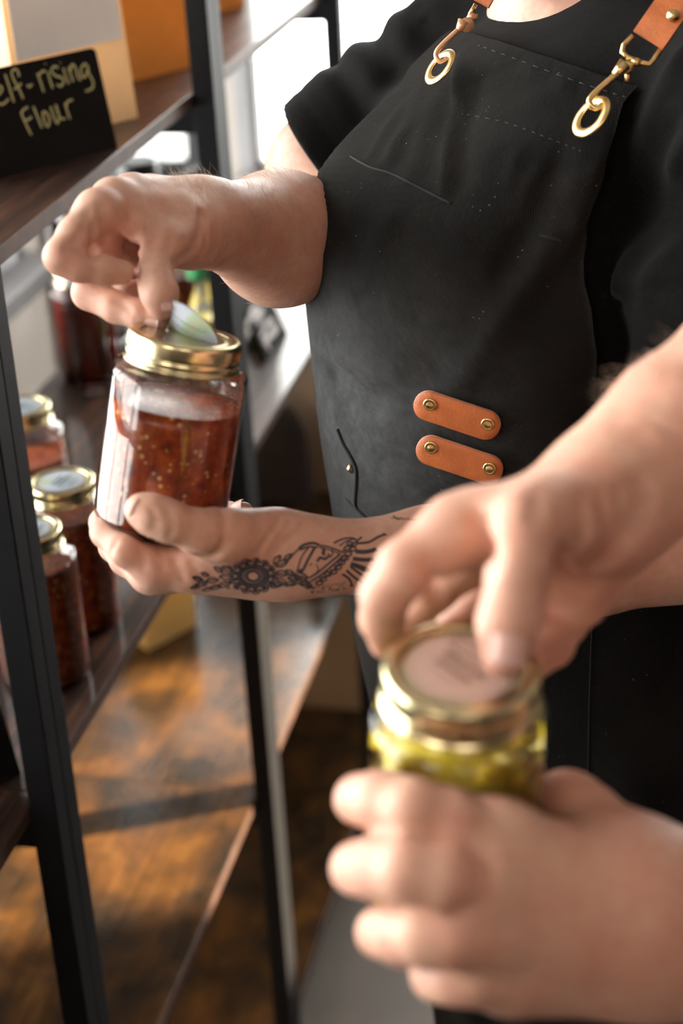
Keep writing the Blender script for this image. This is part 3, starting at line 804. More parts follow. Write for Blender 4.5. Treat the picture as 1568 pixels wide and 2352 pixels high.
def nail(parent, tip, prev, up, w, l, name='fingernail'):
    """thin curved nail plate on the back of a fingertip"""
    ax = nrm(np.array(tip) - np.array(prev)); up = np.array(up, float); n = nrm(up - (up @ ax) * ax); s = np.cross(ax, n)
    V = []; Fc = []; nu, nv = 8, 10
    c = np.array(tip)
    for lay in (0, 1):
        for i in range(nu + 1):
            for j in range(nv + 1):
                u = -1 + 2 * i / nu; v = -1 + 2 * j / nv
                wid = w * (1 - .16 * (abs(v) ** 3)); x = u * wid; y = v * l * (1 - .18 * u * u)
                ang = u * .95
                p = c + ax * (y + l * .15) + s * (math.sin(ang) * w * 1.05) + n * (w * 1.05 * math.cos(ang) + lay * .0004 - .0002 - .10 * w * v * v)
                V.append(p)
    N = (nu + 1) * (nv + 1)
    for i in range(nu):
        for j in range(nv):
            a = i * (nv + 1) + j; b = a + nv + 1
            Fc.append((a, a + 1, b + 1, b)); Fc.append((N + a, N + b, N + b + 1, N + a + 1))
    for i in range(nu):
        for j in (0, nv):
            a = i * (nv + 1) + j; b = a + nv + 1; Fc.append((a, b, N + b, N + a))
    for j in range(nv):
        for i in (0, nu):
            a = i * (nv + 1) + j; Fc.append((a, N + a, N + a + 1, a + 1))
    return link(name, mesh(V, Fc), M['nail'], parent, True)

# ================================================================ PERSON 1 (apron wearer)
LV = np.array([.622, -.783, 0]); FV = np.array([-.783, -.622, 0]); M0 = np.array([-.139, 1.29, 0]); UP = np.array([0, 0, 1.])
TK = np.array([  # z, front, back, half width
 [.50, .05, -.24, .165], [.70, .073, -.24, .168], [.80, .091, -.24, .170], [.90, .107, -.24, .172], [1.0, .123, -.24, .172], [1.10, .137, -.23, .170],
 [1.20, .152, -.225, .166], [1.28, .159, -.22, .165], [1.36, .165, -.22, .165], [1.44, .169, -.22, .165], [1.48, .167, -.22, .165], [1.52, .150, -.22, .165],
 [1.56, .103, -.22, .163], [1.60, .035, -.215, .155], [1.64, -.045, -.19, .13], [1.68, -.09, -.17, .10]])
def torso(z):
    f = np.interp(z, TK[:, 0], TK[:, 1]); b = np.interp(z, TK[:, 0], TK[:, 2]); a = np.interp(z, TK[:, 0], TK[:, 3])
    return (f + b) / 2, (f - b) / 2, a
def tfield(X, off=0.0):
    z = np.clip(X[:, 2], .5, 1.70); c, b, a = torso(z); q = X - M0
    u = q @ LV; v = q @ FV - c; a = a + off; b = b + off
    r = np.sqrt((u / a) ** 2 + (v / b) ** 2); g = np.sqrt((u / a ** 2) ** 2 + (v / b ** 2) ** 2) + 1e-9
    d = r * (r - 1) / g
    return np.maximum(d, np.maximum(X[:, 2] - 1.69, .5 - X[:, 2]))
def tpoint(phi, z, off=0.0):
    c, b, a = torso(z); return M0 + FV * (c + (b + off) * math.cos(phi)) + LV * (a + off) * math.sin(phi) + np.array([0, 0, z])
def on_torso(px, py, off=0.0):
    r = ray(px, py); ts = np.arange(.9, 2.2, .0015); X = CAM + ts[:, None] * r
    v = tfield(X, off); i = np.nonzero(v < 0)[0]
    if not len(i): i = [int(np.argmin(v))]
    return X[i[0]]
def tnormal(p):
    e = 1e-4; X = np.array([p + [e, 0, 0], p - [e, 0, 0], p + [0, e, 0], p - [0, e, 0], p + [0, 0, e], p - [0, 0, e]]); v = tfield(X)
    return nrm([v[0] - v[1], v[2] - v[3], v[4] - v[5]])

# --- right arm (far one, raised, pinching the label)
SHR = M0 - LV * .145 + FV * -.07 + UP * 1.575
ELR = P(812, 545, 1.43); WRR = P(478, 512, 1.165)
wr_mid = P(640, 548, 1.29)
armR = Sdf().cone(SHR, P(760, 400, 1.46), .062, .052, .02).cone(P(760, 400, 1.46), ELR, .052, .050, .02).cone(ELR, wr_mid, .050, .0475, .02).cone(wr_mid, WRR, .0475, .0270, .02)
rIM = P(226, 488, 1.075); rMM = P(262, 462, 1.095); rRM = P(300, 452, 1.115); rPM = P(340, 452, 1.135)
palmR = Sdf()
palmR.cone(WRR, P(440, 512, 1.15), .0265, .026, .02)
for mp, r in ((rIM, .0145), (rMM, .0145), (rRM, .0135), (rPM, .012)): palmR.cone(P(430, 500, 1.15), mp, .020, r, .012)
palmR.cone(P(435, 540, 1.128), P(376, 560, 1.090), .0225, .0150, .020)     # thenar
palmR.cone(P(400, 510, 1.115), P(320, 492, 1.095), .017, .010, .010)
rT = [P(418, 540, 1.112), P(370, 572, 1.084), P(355, 634, 1.069), P(366, 674, 1.064), P(375, 706, 1.068)]
rI = [rIM, P(176, 540, 1.060), P(142, 590, 1.052), P(180, 610, 1.054), P(238, 620, 1.058), P(284, 626, 1.064)]
rM_ = [rMM, P(215, 600, 1.10), P(205, 672, 1.095), P(268, 706, 1.086), P(322, 722, 1.080), P(362, 734, 1.076)]
rR_ = [rRM, P(232, 590, 1.135), P(240, 670, 1.13), P(300, 680, 1.12), P(345, 660, 1.12)]
rP_ = [rPM, P(290, 560, 1.150), P(302, 625, 1.142), P(345, 618, 1.130)]
fR = [Sdf().chain(rT, [.0170, .0125, .0106, .0112, .0084], .006), Sdf().chain(rI, [.0140, .0118, .0112, .0102, .0092, .0078], .004),
      Sdf().chain(rM_, [.0135, .0112, .0110, .0100, .0094, .0072], .004), Sdf().chain(rR_, [.013, .0108, .0105, .0095, .0078], .004), Sdf().chain(rP_, [.0115, .0095, .009, .0072], .004)]
crR = [([(256, 523), (279, 553), (314, 579)], .0032, .0042), ([(253, 500), (294, 523), (317, 559)], .0020, .0018), ([(279, 487), (309, 523), (319, 545)], .0020, .0013), ([(319, 523), (316, 584), (311, 640)], .0028, .0028),
       ([(215, 523), (217, 564), (212, 588)], .0030, .0034), ([(235, 480), (245, 520), (240, 560)], .0034, .0030), ([(151, 571), (184, 574), (210, 594)], .0022, .0022), ([(335, 632), (360, 624), (383, 632)], .0011, .0010), ([(335, 621), (360, 613), (383, 621)], .0011, .0009),
       ([(342, 611), (362, 604), (382, 610)], .0010, .0007), ([(464, 490), (459, 543), (434, 584), (401, 606)], .0030, .0038), ([(470, 520), (474, 560), (455, 600)], .0022, .0014), ([(294, 480), (312, 520), (322, 560)], .0016, .0009),
       ([(205, 480), (190, 530), (165, 560)], .0024, .0012), ([(340, 470), (352, 520), (350, 560)], .0022, .0008), ([(380, 470), (392, 520), (385, 580)], .0022, .0008), ([(245, 610), (262, 606), (280, 610)], .0018, .0006), ([(262, 690), (285, 700), (300, 718)], .0018, .0011)]
fieldR = arm_field(armR, palmR, fR, creases=surf_lines(arm_field(armR, palmR, fR), crR, .98, 1.35))

# --- left arm (near one, tattooed, holding the jar from below)
SHL = M0 + LV * .165 + FV * -.08 + UP * 1.565
ELL = P(1700, 1225, 1.175); WRL = P(712, 1278, 1.105)
armL = Sdf().cone(SHL, ELL, .058, .046, .02).cone(ELL, P(1330, 1272, 1.15), .046, .0395, .02).cone(P(1330, 1272, 1.15), P(1000, 1279, 1.125), .0395, .0305, .02).cone(P(1000, 1279, 1.125), WRL, .0305, .0215, .02)
lw = P(690, 1282, 1.105)
lIM = P(352, 1303, 1.075); lMM = P(345, 1318, 1.10); lRM = P(378, 1318, 1.125); lPM = P(430, 1305, 1.15)
palmL = Sdf().cone(WRL, lw, .0215, .0215, .02)
for mp, r in ((lIM, .0125), (lMM, .0125), (lRM, .0125), (lPM, .012)): palmL.cone(P(640, 1290, 1.108), mp, .0195, r, .012)
palmL.cone(P(620, 1250, 1.095), P(500, 1228, 1.058), .0235, .0165, .018)     # thumb mound
palmL.cone(P(600, 1290, 1.10), P(440, 1300, 1.08), .020, .014, .012)
lT = [P(520, 1232, 1.06), P(455, 1222, 1.045), P(385, 1196, 1.032), P(345, 1180, 1.030), P(322, 1170, 1.030)]
lI = [lIM, P(290, 1262, 1.068), P(246, 1222, 1.080), P(240, 1200, 1.105), P(300, 1190, 1.150), P(380, 1185, 1.165)]
lM_ = [lMM, P(290, 1285, 1.115), P(262, 1255, 1.135), P(330, 1220, 1.165), P(420, 1190, 1.175), P(500, 1180, 1.172)]
lR_ = [lRM, P(335, 1300, 1.155), P(350, 1265, 1.175), P(430, 1225, 1.185), P(500, 1195, 1.175), P(560, 1174, 1.168)]
lP_ = [lPM, P(420, 1280, 1.18), P(470, 1240, 1.19), P(515, 1200, 1.185), P(528, 1172, 1.178)]
fL = [Sdf().chain(lT, [.0165, .0135, .0122, .0118, .0095], .006), Sdf().chain(lI, [.0120, .0108, .0102, .0095, .0085, .0075], .004),
      Sdf().chain(lM_, [.0120, .0105, .010, .0095, .0085, .0075], .004), Sdf().chain(lR_, [.0115, .0105, .010, .0092, .0085, .0066], .004), Sdf().chain(lP_, [.0105, .0095, .009, .008, .0066], .004)]
crL = [([(509, 1162), (516, 1205), (513, 1252)], .0028, .0013), ([(415, 1262), (455, 1276), (491, 1279), (518, 1246)], .0028, .0034), ([(268, 1243), (252, 1275)], .0018, .0012), ([(366, 1265), (372, 1310)], .0020, .0012), ([(320, 1262), (330, 1300)], .0020, .0010),
       ([(643, 1192), (622, 1225), (598, 1258)], .0020, .0018), ([(696, 1205), (664, 1236), (634, 1268)], .0020, .0018), ([(668, 1198), (642, 1232), (620, 1262)], .0014, .0009), ([(345, 1165), (358, 1190), (352, 1215)], .0016, .0009), ([(384, 1172), (396, 1200), (388, 1232)], .0020, .0013),
       ([(400, 1285), (420, 1330)], .0022, .0012), ([(440, 1290), (460, 1335)], .0022, .0010)]
fieldL = arm_field(armL, palmL, fL, creases=surf_lines(arm_field(armL, palmL, fL), crL, .95, 1.25))

def body_field(X, sh1, sh2, el1, el2):
    pass
NECKB = P(1325, -10, 1.325) - UP * .03
HEADC = NECKB + UP * .205 + FV * .055
core1 = Sdf().cone(NECKB, NECKB + UP * .14 + FV * .02, .053, .052, .02).cone(SHR, NECKB - UP * .02, .055, .06, .04).cone(SHL, NECKB - UP * .02, .055, .06, .04)
core1.cone(HEADC, HEADC + UP * .04, .075, .078, .03).cone(HEADC - UP * .06 + FV * .035, HEADC + FV * .01, .045, .06, .03)
core1.cone(HEADC + FV * .088 - UP * .01, HEADC + FV * .105 - UP * .03, .010, .013, .01)
core1.cone(SHR, P(760, 400, 1.46), .058, .046, .02).cone(SHL, SHL + (ELL - SHL) * .6, .054, .045, .02)
legs1 = Sdf().cone(M0 + LV * .08 - FV * .07 + UP * .85, M0 + LV * .10 - FV * .06 + UP * .45, .085, .055, .03).cone(M0 + LV * .10 - FV * .06 + UP * .45, M0 + LV * .10 - FV * .10 + UP * .02, .055, .038, .02)
for s_ in (-1,):
    legs1.cone(M0 - LV * .08 - FV * .07 + UP * .85, M0 - LV * .10 - FV * .06 + UP * .45, .085, .055, .01).cone(M0 - LV * .10 - FV * .06 + UP * .45, M0 - LV * .10 - FV * .10 + UP * .02, .055, .038, .02)
def coref(X):
    d = smin(core1.ev(X), tfield(X, -.02), .03)
    return smin(d, legs1.ev(X), .03)
lo, hi = bounds([HEADC + UP * .14, SHR, SHL, M0 + UP * .03, P(760, 400, 1.46), M0 - FV * .25, M0 + FV * .2], .08)
parts = [nets(coref, lo, hi, .009)]
lo, hi = bounds(rI + rM_ + rP_ + rT + [WRR, ELR, P(760, 400, 1.46)], .060)
parts.append(nets(fieldR, lo, hi, .0017))
lo, hi = bounds(lI + lM_ + lR_ + lT + [WRL, P(1330, 1272, 1.15), ELL], .050)
parts.append(nets(fieldL, lo, hi, .0017))
skin1 = mesh_np(parts)
P1O = M0 * 1.0
person1 = link('person', skin1, M['skin1']); tag(person1, 'person in black t-shirt and dark apron with tattooed forearm, holding an opened salsa jar', 'person')
nail(person1, P(372, 688, 1.0605), P(355, 632, 1.058), -ray(375, 700) * .8 + RW @ np.array([.75, -.1, 0]), .0060, .0066)
nail(person1, P(348, 737, 1.0755), P(300, 722, 1.080), -ray(350, 700) + RW @ np.array([0, .45, 0]), .0055, .0062)
nail(person1, P(334, 1174, 1.0285), P(385, 1196, 1.032), -ray(334, 1174) + RW @ np.array([-.35, .15, 0]), .0080, .0080)
nail(person1, P(548, 1170, 1.166), P(500, 1195, 1.175), -ray(548, 1165) + RW @ np.array([0, -1.2, 0]), .0052, .0056)
# head hair
def cap_hair(parent, c, fwd, mat, r=.088):
    f = lambda X: np.maximum(Sdf().cone(c, c + UP * .04, r, r * 1.02, .01).ev(X), np.maximum((X - c) @ fwd - .045, -(X - c) @ UP - .02 + .5 * ((X - c) @ fwd)))
    V, Q = nets(f, c - .14, c + .16, .006); return link('hair', mesh_np([(V, Q)]), M[mat], parent)
cap_hair(person1, HEADC, FV, 'darkhair')

# --- t-shirt
slR = Sdf().cone(SHR, P(800, 330, 1.425), .078, .066, .02)
hemR = P(745, 395, 1.455); axR = nrm(hemR - SHR); 
slR = Sdf().cone(SHR, hemR + axR * .03, .080, .064, .02)
hemL = ELL + (SHL - ELL) * .22; axL = nrm(hemL - SHL)
slL = Sdf().cone(SHL + LV * .005, hemL - axL * .1 , .082, .080, .03).cone(hemL - axL * .1, hemL + axL * .03, .080, .068, .03)
shc = Sdf().cone(SHR, NECKB - UP * .05 - FV * .03, .066, .055, .05).cone(SHL, NECKB - UP * .05 - FV * .03, .068, .055, .05)
NC = P(1345, -65, 1.315); CN_ = nrm(UP + FV * .4)
AX = [nrm(axR + .25 * FV), LV, FV]
def fl(pts, d0, d1): return [P(x, y, d0 + (d1 - d0) * i / (len(pts) - 1)) for i, (x, y) in enumerate(pts)]
SHIRT_F = [(fl([(1568, 130), (1470, 330), (1400, 470), (1372, 600)], 1.14, 1.19), .010, .006), (fl([(1600, 300), (1500, 420), (1430, 540), (1395, 680)], 1.11, 1.17), .011, .007),
           (fl([(1640, 420), (1520, 560), (1450, 680)], 1.09, 1.14), .012, .005), (fl([(1420, 260), (1375, 400), (1350, 540)], 1.19, 1.24), .007, -.006), (fl([(1540, 290), (1460, 430), (1405, 560), (1385, 660)], 1.13, 1.18), .006, -.006),
           (fl([(960, 20), (900, 140), (850, 260), (800, 350)], 1.40, 1.40), .008, .006), (fl([(990, 60), (930, 170), (860, 290)], 1.38, 1.38), .006, -.005)]
def shirtf(X):
    d = smin(tfield(X, .002), shc.ev(X), .05)
    a = slR.ev(X)
    t = (X - SHR) @ axR; L = float((hemR - SHR) @ axR)
    q = X - SHR - np.outer(t, axR); th = np.arctan2(q @ UP, q @ np.cross(axR, UP))
    w = np.clip((t - .02) / .06, 0, 1) * np.clip((L - .035 - t) / .02, 0, 1)
    a = a + w * .0042 * np.sin(t * 150 + 1.6 * np.sin(th * 1.0 + .6) + .6 * np.sin(th * 3)) + .0016 * np.exp(-((t - L + .020) / .0020) ** 2)
    a = np.maximum(a, t - L)
    d = smin(d, a, .02)
    b = slL.ev(X); t = (X - SHL) @ axL; L = float((hemL - SHL) @ axL)
    q = X - SHL - np.outer(t, axL); th = np.arctan2(q @ FV, q @ LV)
    w = np.clip((t) / .05, 0, 1) * np.clip((L - t) / .05, 0, 1)
    b = b + w * .0050 * np.sin(t * 60 + 3.1 * th + 1.2 * np.sin(th * 2 + 1)) + .0035 * np.exp(-((t - L + .085 + .01 * np.sin(th)) / .0035) ** 2)
    b = np.maximum(b, t - L)
    d = smin(d, b, .018)
    d = d + .0022 * np.sin(70 * (X @ nrm(LV * .8 + UP * .6)) + 2 * np.sin(14 * X[:, 2] + 20 * (X @ FV)))
    for ln, w_, am in SHIRT_F: d = d - am * linefall(X, ln, w_)
    # neck opening
    nk = np.minimum(Sdf().cone(NC - CN_ * .012, NC + CN_ * .2, .057, .062, .01).ev(X), Sdf().cone(NC + FV * .012, NC + CN_ * .2, .045, .062, .01).ev(X))
    return np.maximum(d, -nk)
lo, hi = bounds([SHR, SHL, hemR, hemL, M0 + UP * .92 - FV * .22, M0 + FV * .16, M0 + UP * 1.68], .10); lo[2] = .90
def shirtcut(X): return np.maximum(shirtf(X), .92 - X[:, 2])
V, Q = nets(shirtcut, lo, hi, .0036, 1)
shirt = link('t_shirt', mesh_np([(V, Q)]), M['shirt1'], person1)
BV = BVHTree.FromPolygons([Vector(v) for v in V], [tuple(map(int, q)) for q in Q])
def on_shirt(px, py, off=.0):
    r = ray(px, py); h = BV.ray_cast(Vector(CAM), Vector(nrm(r)))
    if h[0] is None: return on_torso(px, py, off), tnormal(on_torso(px, py))
    n = np.array(h[1]); n = n if n @ r < 0 else -n
    return np.array(h[0]) + n * off, n
# crew neck collar
cc = NC; cr = []; cn = CN_; cu_ = LV; cv_ = np.cross(cn, cu_)
for k in range(64):
    a = 2 * PI * k / 64; cr.append(cc + cu_ * .0585 * math.cos(a) + cv_ * .0585 * math.sin(a))
mb = MB()
upn = [nrm(cn * .55 + nrm(c - cc) * .8) for c in cr]
mb.tube(cr, .0115, 12, closed=True, flat=.26, up=upn)
mb.build('collar', M['shirt1'], shirt)
# trousers and shoes (below the frame)
V, Q = nets(lambda X: np.maximum(legs1.ev(X) - .02, X[:, 2] - .92), np.array(bounds([M0 + LV * .25 + FV * .1, M0 - LV * .25 - FV * .25 + UP * .92], .03))[0], np.array(bounds([M0 + LV * .25 + FV * .1, M0 - LV * .25 - FV * .25 + UP * .92], .03))[1], .012)
link('trousers', mesh_np([(V, Q)]), M['trousers'], person1)
for s_ in (-1, 1):
    c = M0 + LV * .10 * s_ - FV * .10; sd = Sdf().cone(c, c - UP * .01 + FV * .12, .048, .040, .02).cone(c + FV * .12 - UP * .015, c + FV * .17 - UP * .02, .042, .034, .02)
    V, Q = nets(lambda X: np.maximum(sd.ev(X), -X[:, 2] + ZF + .002), c + UP * .0 - .3, c + .35, .009); link('shoe', mesh_np([(V, Q)]), M['shoe'], person1)

# --- apron
def phi_of(p):
    c, b, a = torso(p[2]); q = p - M0; return math.atan2((q @ LV) / a, (q @ FV - c) / b)
def edge_tab(pxs):
    t = []
    for x, y in pxs:
        p = on_torso(x, y, .006); t.append((p[2], phi_of(p)))
    t.sort(); return np.array(t)
TOPL, TOPR = on_torso(1018, 68, .006), on_torso(1462, 196, .006)
ZTOP = (TOPL[2] + TOPR[2]) / 2
LT = edge_tab([(1018, 68), (985, 130), (940, 200), (860, 275), (795, 340)])
RT = edge_tab([(1462, 196), (1440, 260), (1400, 370), (1345, 525), (1337, 580), (1352, 700), (1364, 800), (1362, 900)])
LT = LT[LT[:, 0].argsort()]
def phiL(z):
    zs = list(LT[:, 0]); ps = list(LT[:, 1]); zs = [.3, LT[0, 0] - .09, LT[0, 0] - .03] + zs; ps = [-2.0, -1.9, -1.55] + ps
    return np.interp(z, zs, ps)
def phiR(z):
    zs = list(RT[:, 0]); ps = list(RT[:, 1]); zs = [.3, RT[0, 0] - .10, RT[0, 0] - .05] + zs; ps = [2.0, 1.95, max(ps[0], 1.2)] + ps
    return np.interp(z, zs, ps)
TOPT = []
for x_, y_ in ((1018, 68), (1055, 71), (1092, 76), (1150, 93), (1200, 110), (1265, 131), (1330, 152), (1395, 174), (1462, 196)):
    p_ = on_torso(x_, y_, .012); TOPT.append((phi_of(p_), p_[2]))
TOPT = np.array(sorted(TOPT)); ZTOP = float(TOPT[:, 1].mean())
def afl(pts): return [on_torso(x, y, .006) for x, y in pts]
AFOLD = [(afl([(1108, 105), (1078, 225), (1050, 320), (1038, 432)]), .0050, .0055), (afl([(1120, 170), (1085, 290), (1070, 400)]), .010, -.0045), (afl([(1345, 330), (1300, 470), (1225, 620), (1120, 790), (1040, 900)]), .011, .0055),
         (afl([(1300, 340), (1240, 480), (1160, 620)]), .010, -.0040), (afl([(1005, 195), (985, 260), (930, 345)]), .007, .0045), (afl([(965, 230), (900, 330)]), .006, .0030), (afl([(1035, 215), (990, 330), (930, 470), (880, 560)]), .009, .0035),
         (afl([(1395, 300), (1340, 450), (1300, 560)]), .006, .0040), (afl([(1260, 350), (1215, 420)]), .005, .0030), (afl([(1205, 330), (1180, 400)]), .005, .0025), (afl([(780, 860), (860, 905), (940, 915)]), .012, -.008), (afl([(770, 790), (850, 820), (930, 825)]), .016, .004),
         (afl([(1200, 960), (1180, 1010), (1150, 1010)]), .006, .003), (afl([(820, 360), (790, 420), (760, 520)]), .008, .003)]
for k_ in range(9): AFOLD.append((afl([(1150 + 33 * k_, 100 + 11 * k_), (1144 + 33 * k_, 128 + 11 * k_)]), .0035, .0016 * (1 if k_ % 2 else -1)))
AFOLD = [([np.array(q) for q in ln], w_, a_) for ln, w_, a_ in AFOLD if min(np.linalg.norm(ln[i] - ln[i + 1]) for i in range(len(ln) - 1)) > 1e-5]
NU, NVZ = 150, 200
apron_o = empty('apron', (0, 0, 0)); apron_o.parent = person1
V = []; Fc = []; UVs = []
base = []; nrmv = []
for j in range(NVZ + 1):
    for i in range(NU + 1):
        u = i / NU; t = (j / NVZ) ** 1.25; z = ZTOP - (ZTOP - .52) * t
        ph = phiL(z) + (phiR(z) - phiL(z)) * u; zt = np.interp(ph, TOPT[:, 0], TOPT[:, 1]); z2 = zt - (zt - .52) * t
        wgt = math.exp(-(t / .10) ** 2); z2 = z2 * wgt + z * (1 - wgt) if zt < ZTOP else z2 * wgt + z * (1 - wgt)
        p = tpoint(ph, z2, 0); q = tpoint(ph, z2, .01); lat = (p - M0) @ LV
        w = .0016 * math.sin(38 * lat + 9 * z2 + 1.5 * math.sin(17 * z2)) + .0010 * math.sin(75 * lat + 25 * z2)
        low = np.clip((1.12 - z2) / .2, 0, 1); w += low * (.005 * math.sin(9 * ph + 2 * z2) + .003 * math.sin(17 * ph + 5 * z2 + 1))
        base.append(p); nrmv.append(nrm(q - p) * 1.0); UVs.append((lat + u * .12, z2, .0115 + w * min(1, t / .02)))
base = np.array(base); nrmv = np.array(nrmv); dsp = np.array([u[2] for u in UVs]); UVs = [(u[0], u[1]) for u in UVs] * 2
for ln, w_, a_ in AFOLD: dsp += a_ * linefall(base, ln, w_)
dsp = np.maximum(dsp, .005)
V = [tuple(v) for v in np.concatenate([base + nrmv * dsp[:, None], base + nrmv * (dsp[:, None] + .0022)])]
N = (NU + 1) * (NVZ + 1)
for j in range(NVZ):
    for i in range(NU):
        a = j * (NU + 1) + i; b = a + NU + 1
        Fc.append((a, a + 1, b + 1, b)); Fc.append((N + a, N + b, N + b + 1, N + a + 1))
for j in range(NVZ):
    for i in (0, NU):
        a = j * (NU + 1) + i; b = a + NU + 1; Fc.append((a, b, N + b, N + a))
for i in range(NU):
    for j in (0, NVZ):
        a = j * (NU + 1) + i; Fc.append((a, N + a, N + a + 1, a + 1))
me = mesh(V, Fc); uvl = me.uv_layers.new(name='UVMap'); 
lv = np.empty(len(me.loops), np.int32); me.loops.foreach_get('vertex_index', lv); uvl.data.foreach_set('uv', np.array(UVs)[lv].astype(np.float32).ravel())
bpy.data.objects.remove(apron_o)
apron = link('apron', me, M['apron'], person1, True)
AB = BVHTree.FromPolygons([Vector(v) for v in V], Fc)
def on_apron(px, py, off=.001):
    r = ray(px, py); h = AB.ray_cast(Vector(CAM), Vector(nrm(r)))
    if h[0] is None: p = on_torso(px, py, .012); return p + tnormal(p) * off, tnormal(p)
    n = np.array(h[1]); n = n if n @ r < 0 else -n
    n = nrm(.5 * n + .5 * tnormal(np.array(h[0])))
    return np.array(h[0]) + n * off, n
# seams and stitch lines
def seam(pxs, rad, mat, dash=False, off=.0004, name='stitching'):
    q = spline([np.array([x, y, 0.]) for x, y in pxs], 10); pts = [on_apron(a[0], a[1], off)[0] for a in q]
    mb = MB()
    if not dash: mb.tube(pts, rad, 6)
    else:
        for i in range(0, len(pts) - 1, 2): mb.tube([pts[i], pts[i + 1]], rad, 5)
    mb.build(name, mat, apron)
M['thread'] = simple('dark_grey_thread', (.022, .021, .020), .8, 0, .2, 60)
M['groove'] = simple('black_seam_binding', (.004, .004, .005), .9, 0, .2, 60)  # plain near-black for seam and pocket lines
seam([(1098, 105), (1200, 142), (1330, 190), (1445, 226)], .00034, M['thread'], True)
seam([(1060, 262), (1160, 282), (1260, 318), (1340, 350)], .00034, M['thread'], True)
seam([(805, 360), (850, 385), (900, 400), (960, 430), (1035, 468)], .0009, M['groove'])
seam([(1240, 540), (1290, 552)], .0009, M['groove'])
seam([(776, 985), (790, 1020), (806, 1048), (818, 1075), (819, 1110), (817, 1160), (836, 1185), (850, 1196)], .0018, M['groove'], name='pocket_edge')
seam([(793, 1145), (806, 1158), (817, 1168)], .0012, M['groove'], name='pocket_edge')
seam([(1360, 1420), (1356, 1500), (1352, 1650), (1350, 1790)], .0005, M['groove'])
# leather tabs with rivets
def tab(c0, c1, half, tail=.0):
    (x0, y0), (x1, y1) = c0, c1
    d = nrm([x1 - x0, y1 - y0]); nn_ = np.array([-d[1], d[0]])
    pts = []
    N_ = 14
    for k in range(N_ + 1):
        a = -PI / 2 + PI * k / N_; pts.append((x1 + half * (math.cos(a) * d[0] + math.sin(a) * nn_[0]), y1 + half * (math.cos(a) * d[1] + math.sin(a) * nn_[1])))
    for k in range(N_ + 1):
        a = PI / 2 + PI * k / N_; pts.append((x0 + half * (math.cos(a) * d[0] + math.sin(a) * nn_[0]), y0 + half * (math.cos(a) * d[1] + math.sin(a) * nn_[1])))
    cen, nc = on_apron((x0 + x1) / 2, (y0 + y1) / 2, .0)
    V = []; n = len(pts)
    rings = [(1.0, .0005), (1.0, .0022), (.93, .0030), (.5, .0031), (.02, .0031)]
    mx, my = (x0 + x1) / 2, (y0 + y1) / 2
    for s, h in rings:
        for (x, y) in pts:
            # shrink towards the tab's centre line
            tt = np.clip(((x - x0) * d[0] + (y - y0) * d[1]) / np.hypot(x1 - x0, y1 - y0), 0, 1); lx, ly = x0 + (x1 - x0) * tt, y0 + (y1 - y0) * tt
            q = (lx + (x - lx) * s, ly + (y - ly) * s); p, nv = on_apron(q[0], q[1], 0)
            p = onplane(q[0], q[1], cen, nc) * .6 + p * .4
            V.append(p + nc * (h + .002))
    Fc = []
    for r_ in range(len(rings) - 1):
        for i in range(n): j = (i + 1) % n; Fc.append((r_ * n + i, r_ * n + j, (r_ + 1) * n + j, (r_ + 1) * n + i))
    Fc.append(tuple(range(n))[::-1]); Fc.append(tuple((len(rings) - 1) * n + i for i in range(n)))
    o = link('leather_tab', mesh(V, Fc), [M['leather'], M['leatheredge']], apron, True)
    for i in range(n): o.data.polygons[i].material_index = 1
    return nc, cen
def rivet(px, py, nc, cen, r=.0047):
    c = onplane(px, py, cen + nc * .0045, nc); x = nrm(np.cross(nc, UP)); y = np.cross(nc, x)
    prof = [(r * 1.05, -.0025), (r * 1.08, .0004), (r, .0011), (r * .82, .0014), (r * .74, .0010), (r * .5, .0016), (0, .0020)]
    V = []; Fc = []; sg = 28
    for rr_, h in prof:
        for k in range(sg): a = 2 * PI * k / sg; V.append(c + x * rr_ * math.cos(a) + y * rr_ * math.sin(a) + nc * h)
    for i in range(len(prof) - 1):
        for k in range(sg): a = i * sg + k; b = i * sg + (k + 1) % sg; Fc.append((a, b, b + sg, a + sg))
    return link('rivet', mesh(V, Fc), M['gold'], apron, True)
n1_, c1_ = tab((986, 926), (1118, 970), 34); rivet(987, 929, n1_, c1_); rivet(1120, 974, n1_, c1_)
n2_, c2_ = tab((992, 1029), (1124, 1073), 34); rivet(990, 1028, n2_, c2_); rivet(1124, 1076, n2_, c2_)
# brass zip pull at the pocket
p, n = on_apron(806, 1066, .0); q, _ = on_apron(808, 1085, .0)
mb = MB(); mb.tube([p + n * .001, (p + q) / 2 + n * .003, q + n * .001], [.0016, .0022, .0014], 8, flat=.5, up=n); mb.build('zip_pull', M['gold'], apron)
# straps, hooks and eyelet rings
def eyelet(cx_, cy_, ang, ra, rb, depth, w):
    """oval eyelet: centre px, long axis angle (px), half axes px"""
    c = P(cx_, cy_, depth); s = depth / FPX; vx = RW @ np.array([math.cos(ang), math.sin(ang), 0]); vy = RW @ np.array([-math.sin(ang), math.cos(ang), 0]); vd = RW @ np.array([0, 0, 1.])
    # a round ring seen obliquely: half axis ra seen in full, rb foreshortened
    R_ = ra * s; q = rb / ra; tilt = math.sqrt(max(0, 1 - q * q)); pts = []
    for k in range(48):
        a = 2 * PI * k / 48; pts.append(c + vx * R_ * math.cos(a) + vy * R_ * q * math.sin(a) + vd * R_ * tilt * math.sin(a) * -1)
    nn_ = nrm(np.cross(pts[12] - c, pts[0] - c)); mb = MB(); mb.tube(pts, w * s, 10, closed=True, flat=.45, up=nn_); return mb, c
dl = float(np.linalg.norm(on_apron(1030, 175, 0)[0] - CAM)) / float(np.linalg.norm(ray(1030, 175)))
d2_ = float(np.linalg.norm(on_apron(1365, 300, 0)[0] - CAM)) / float(np.linalg.norm(ray(1365, 300)))
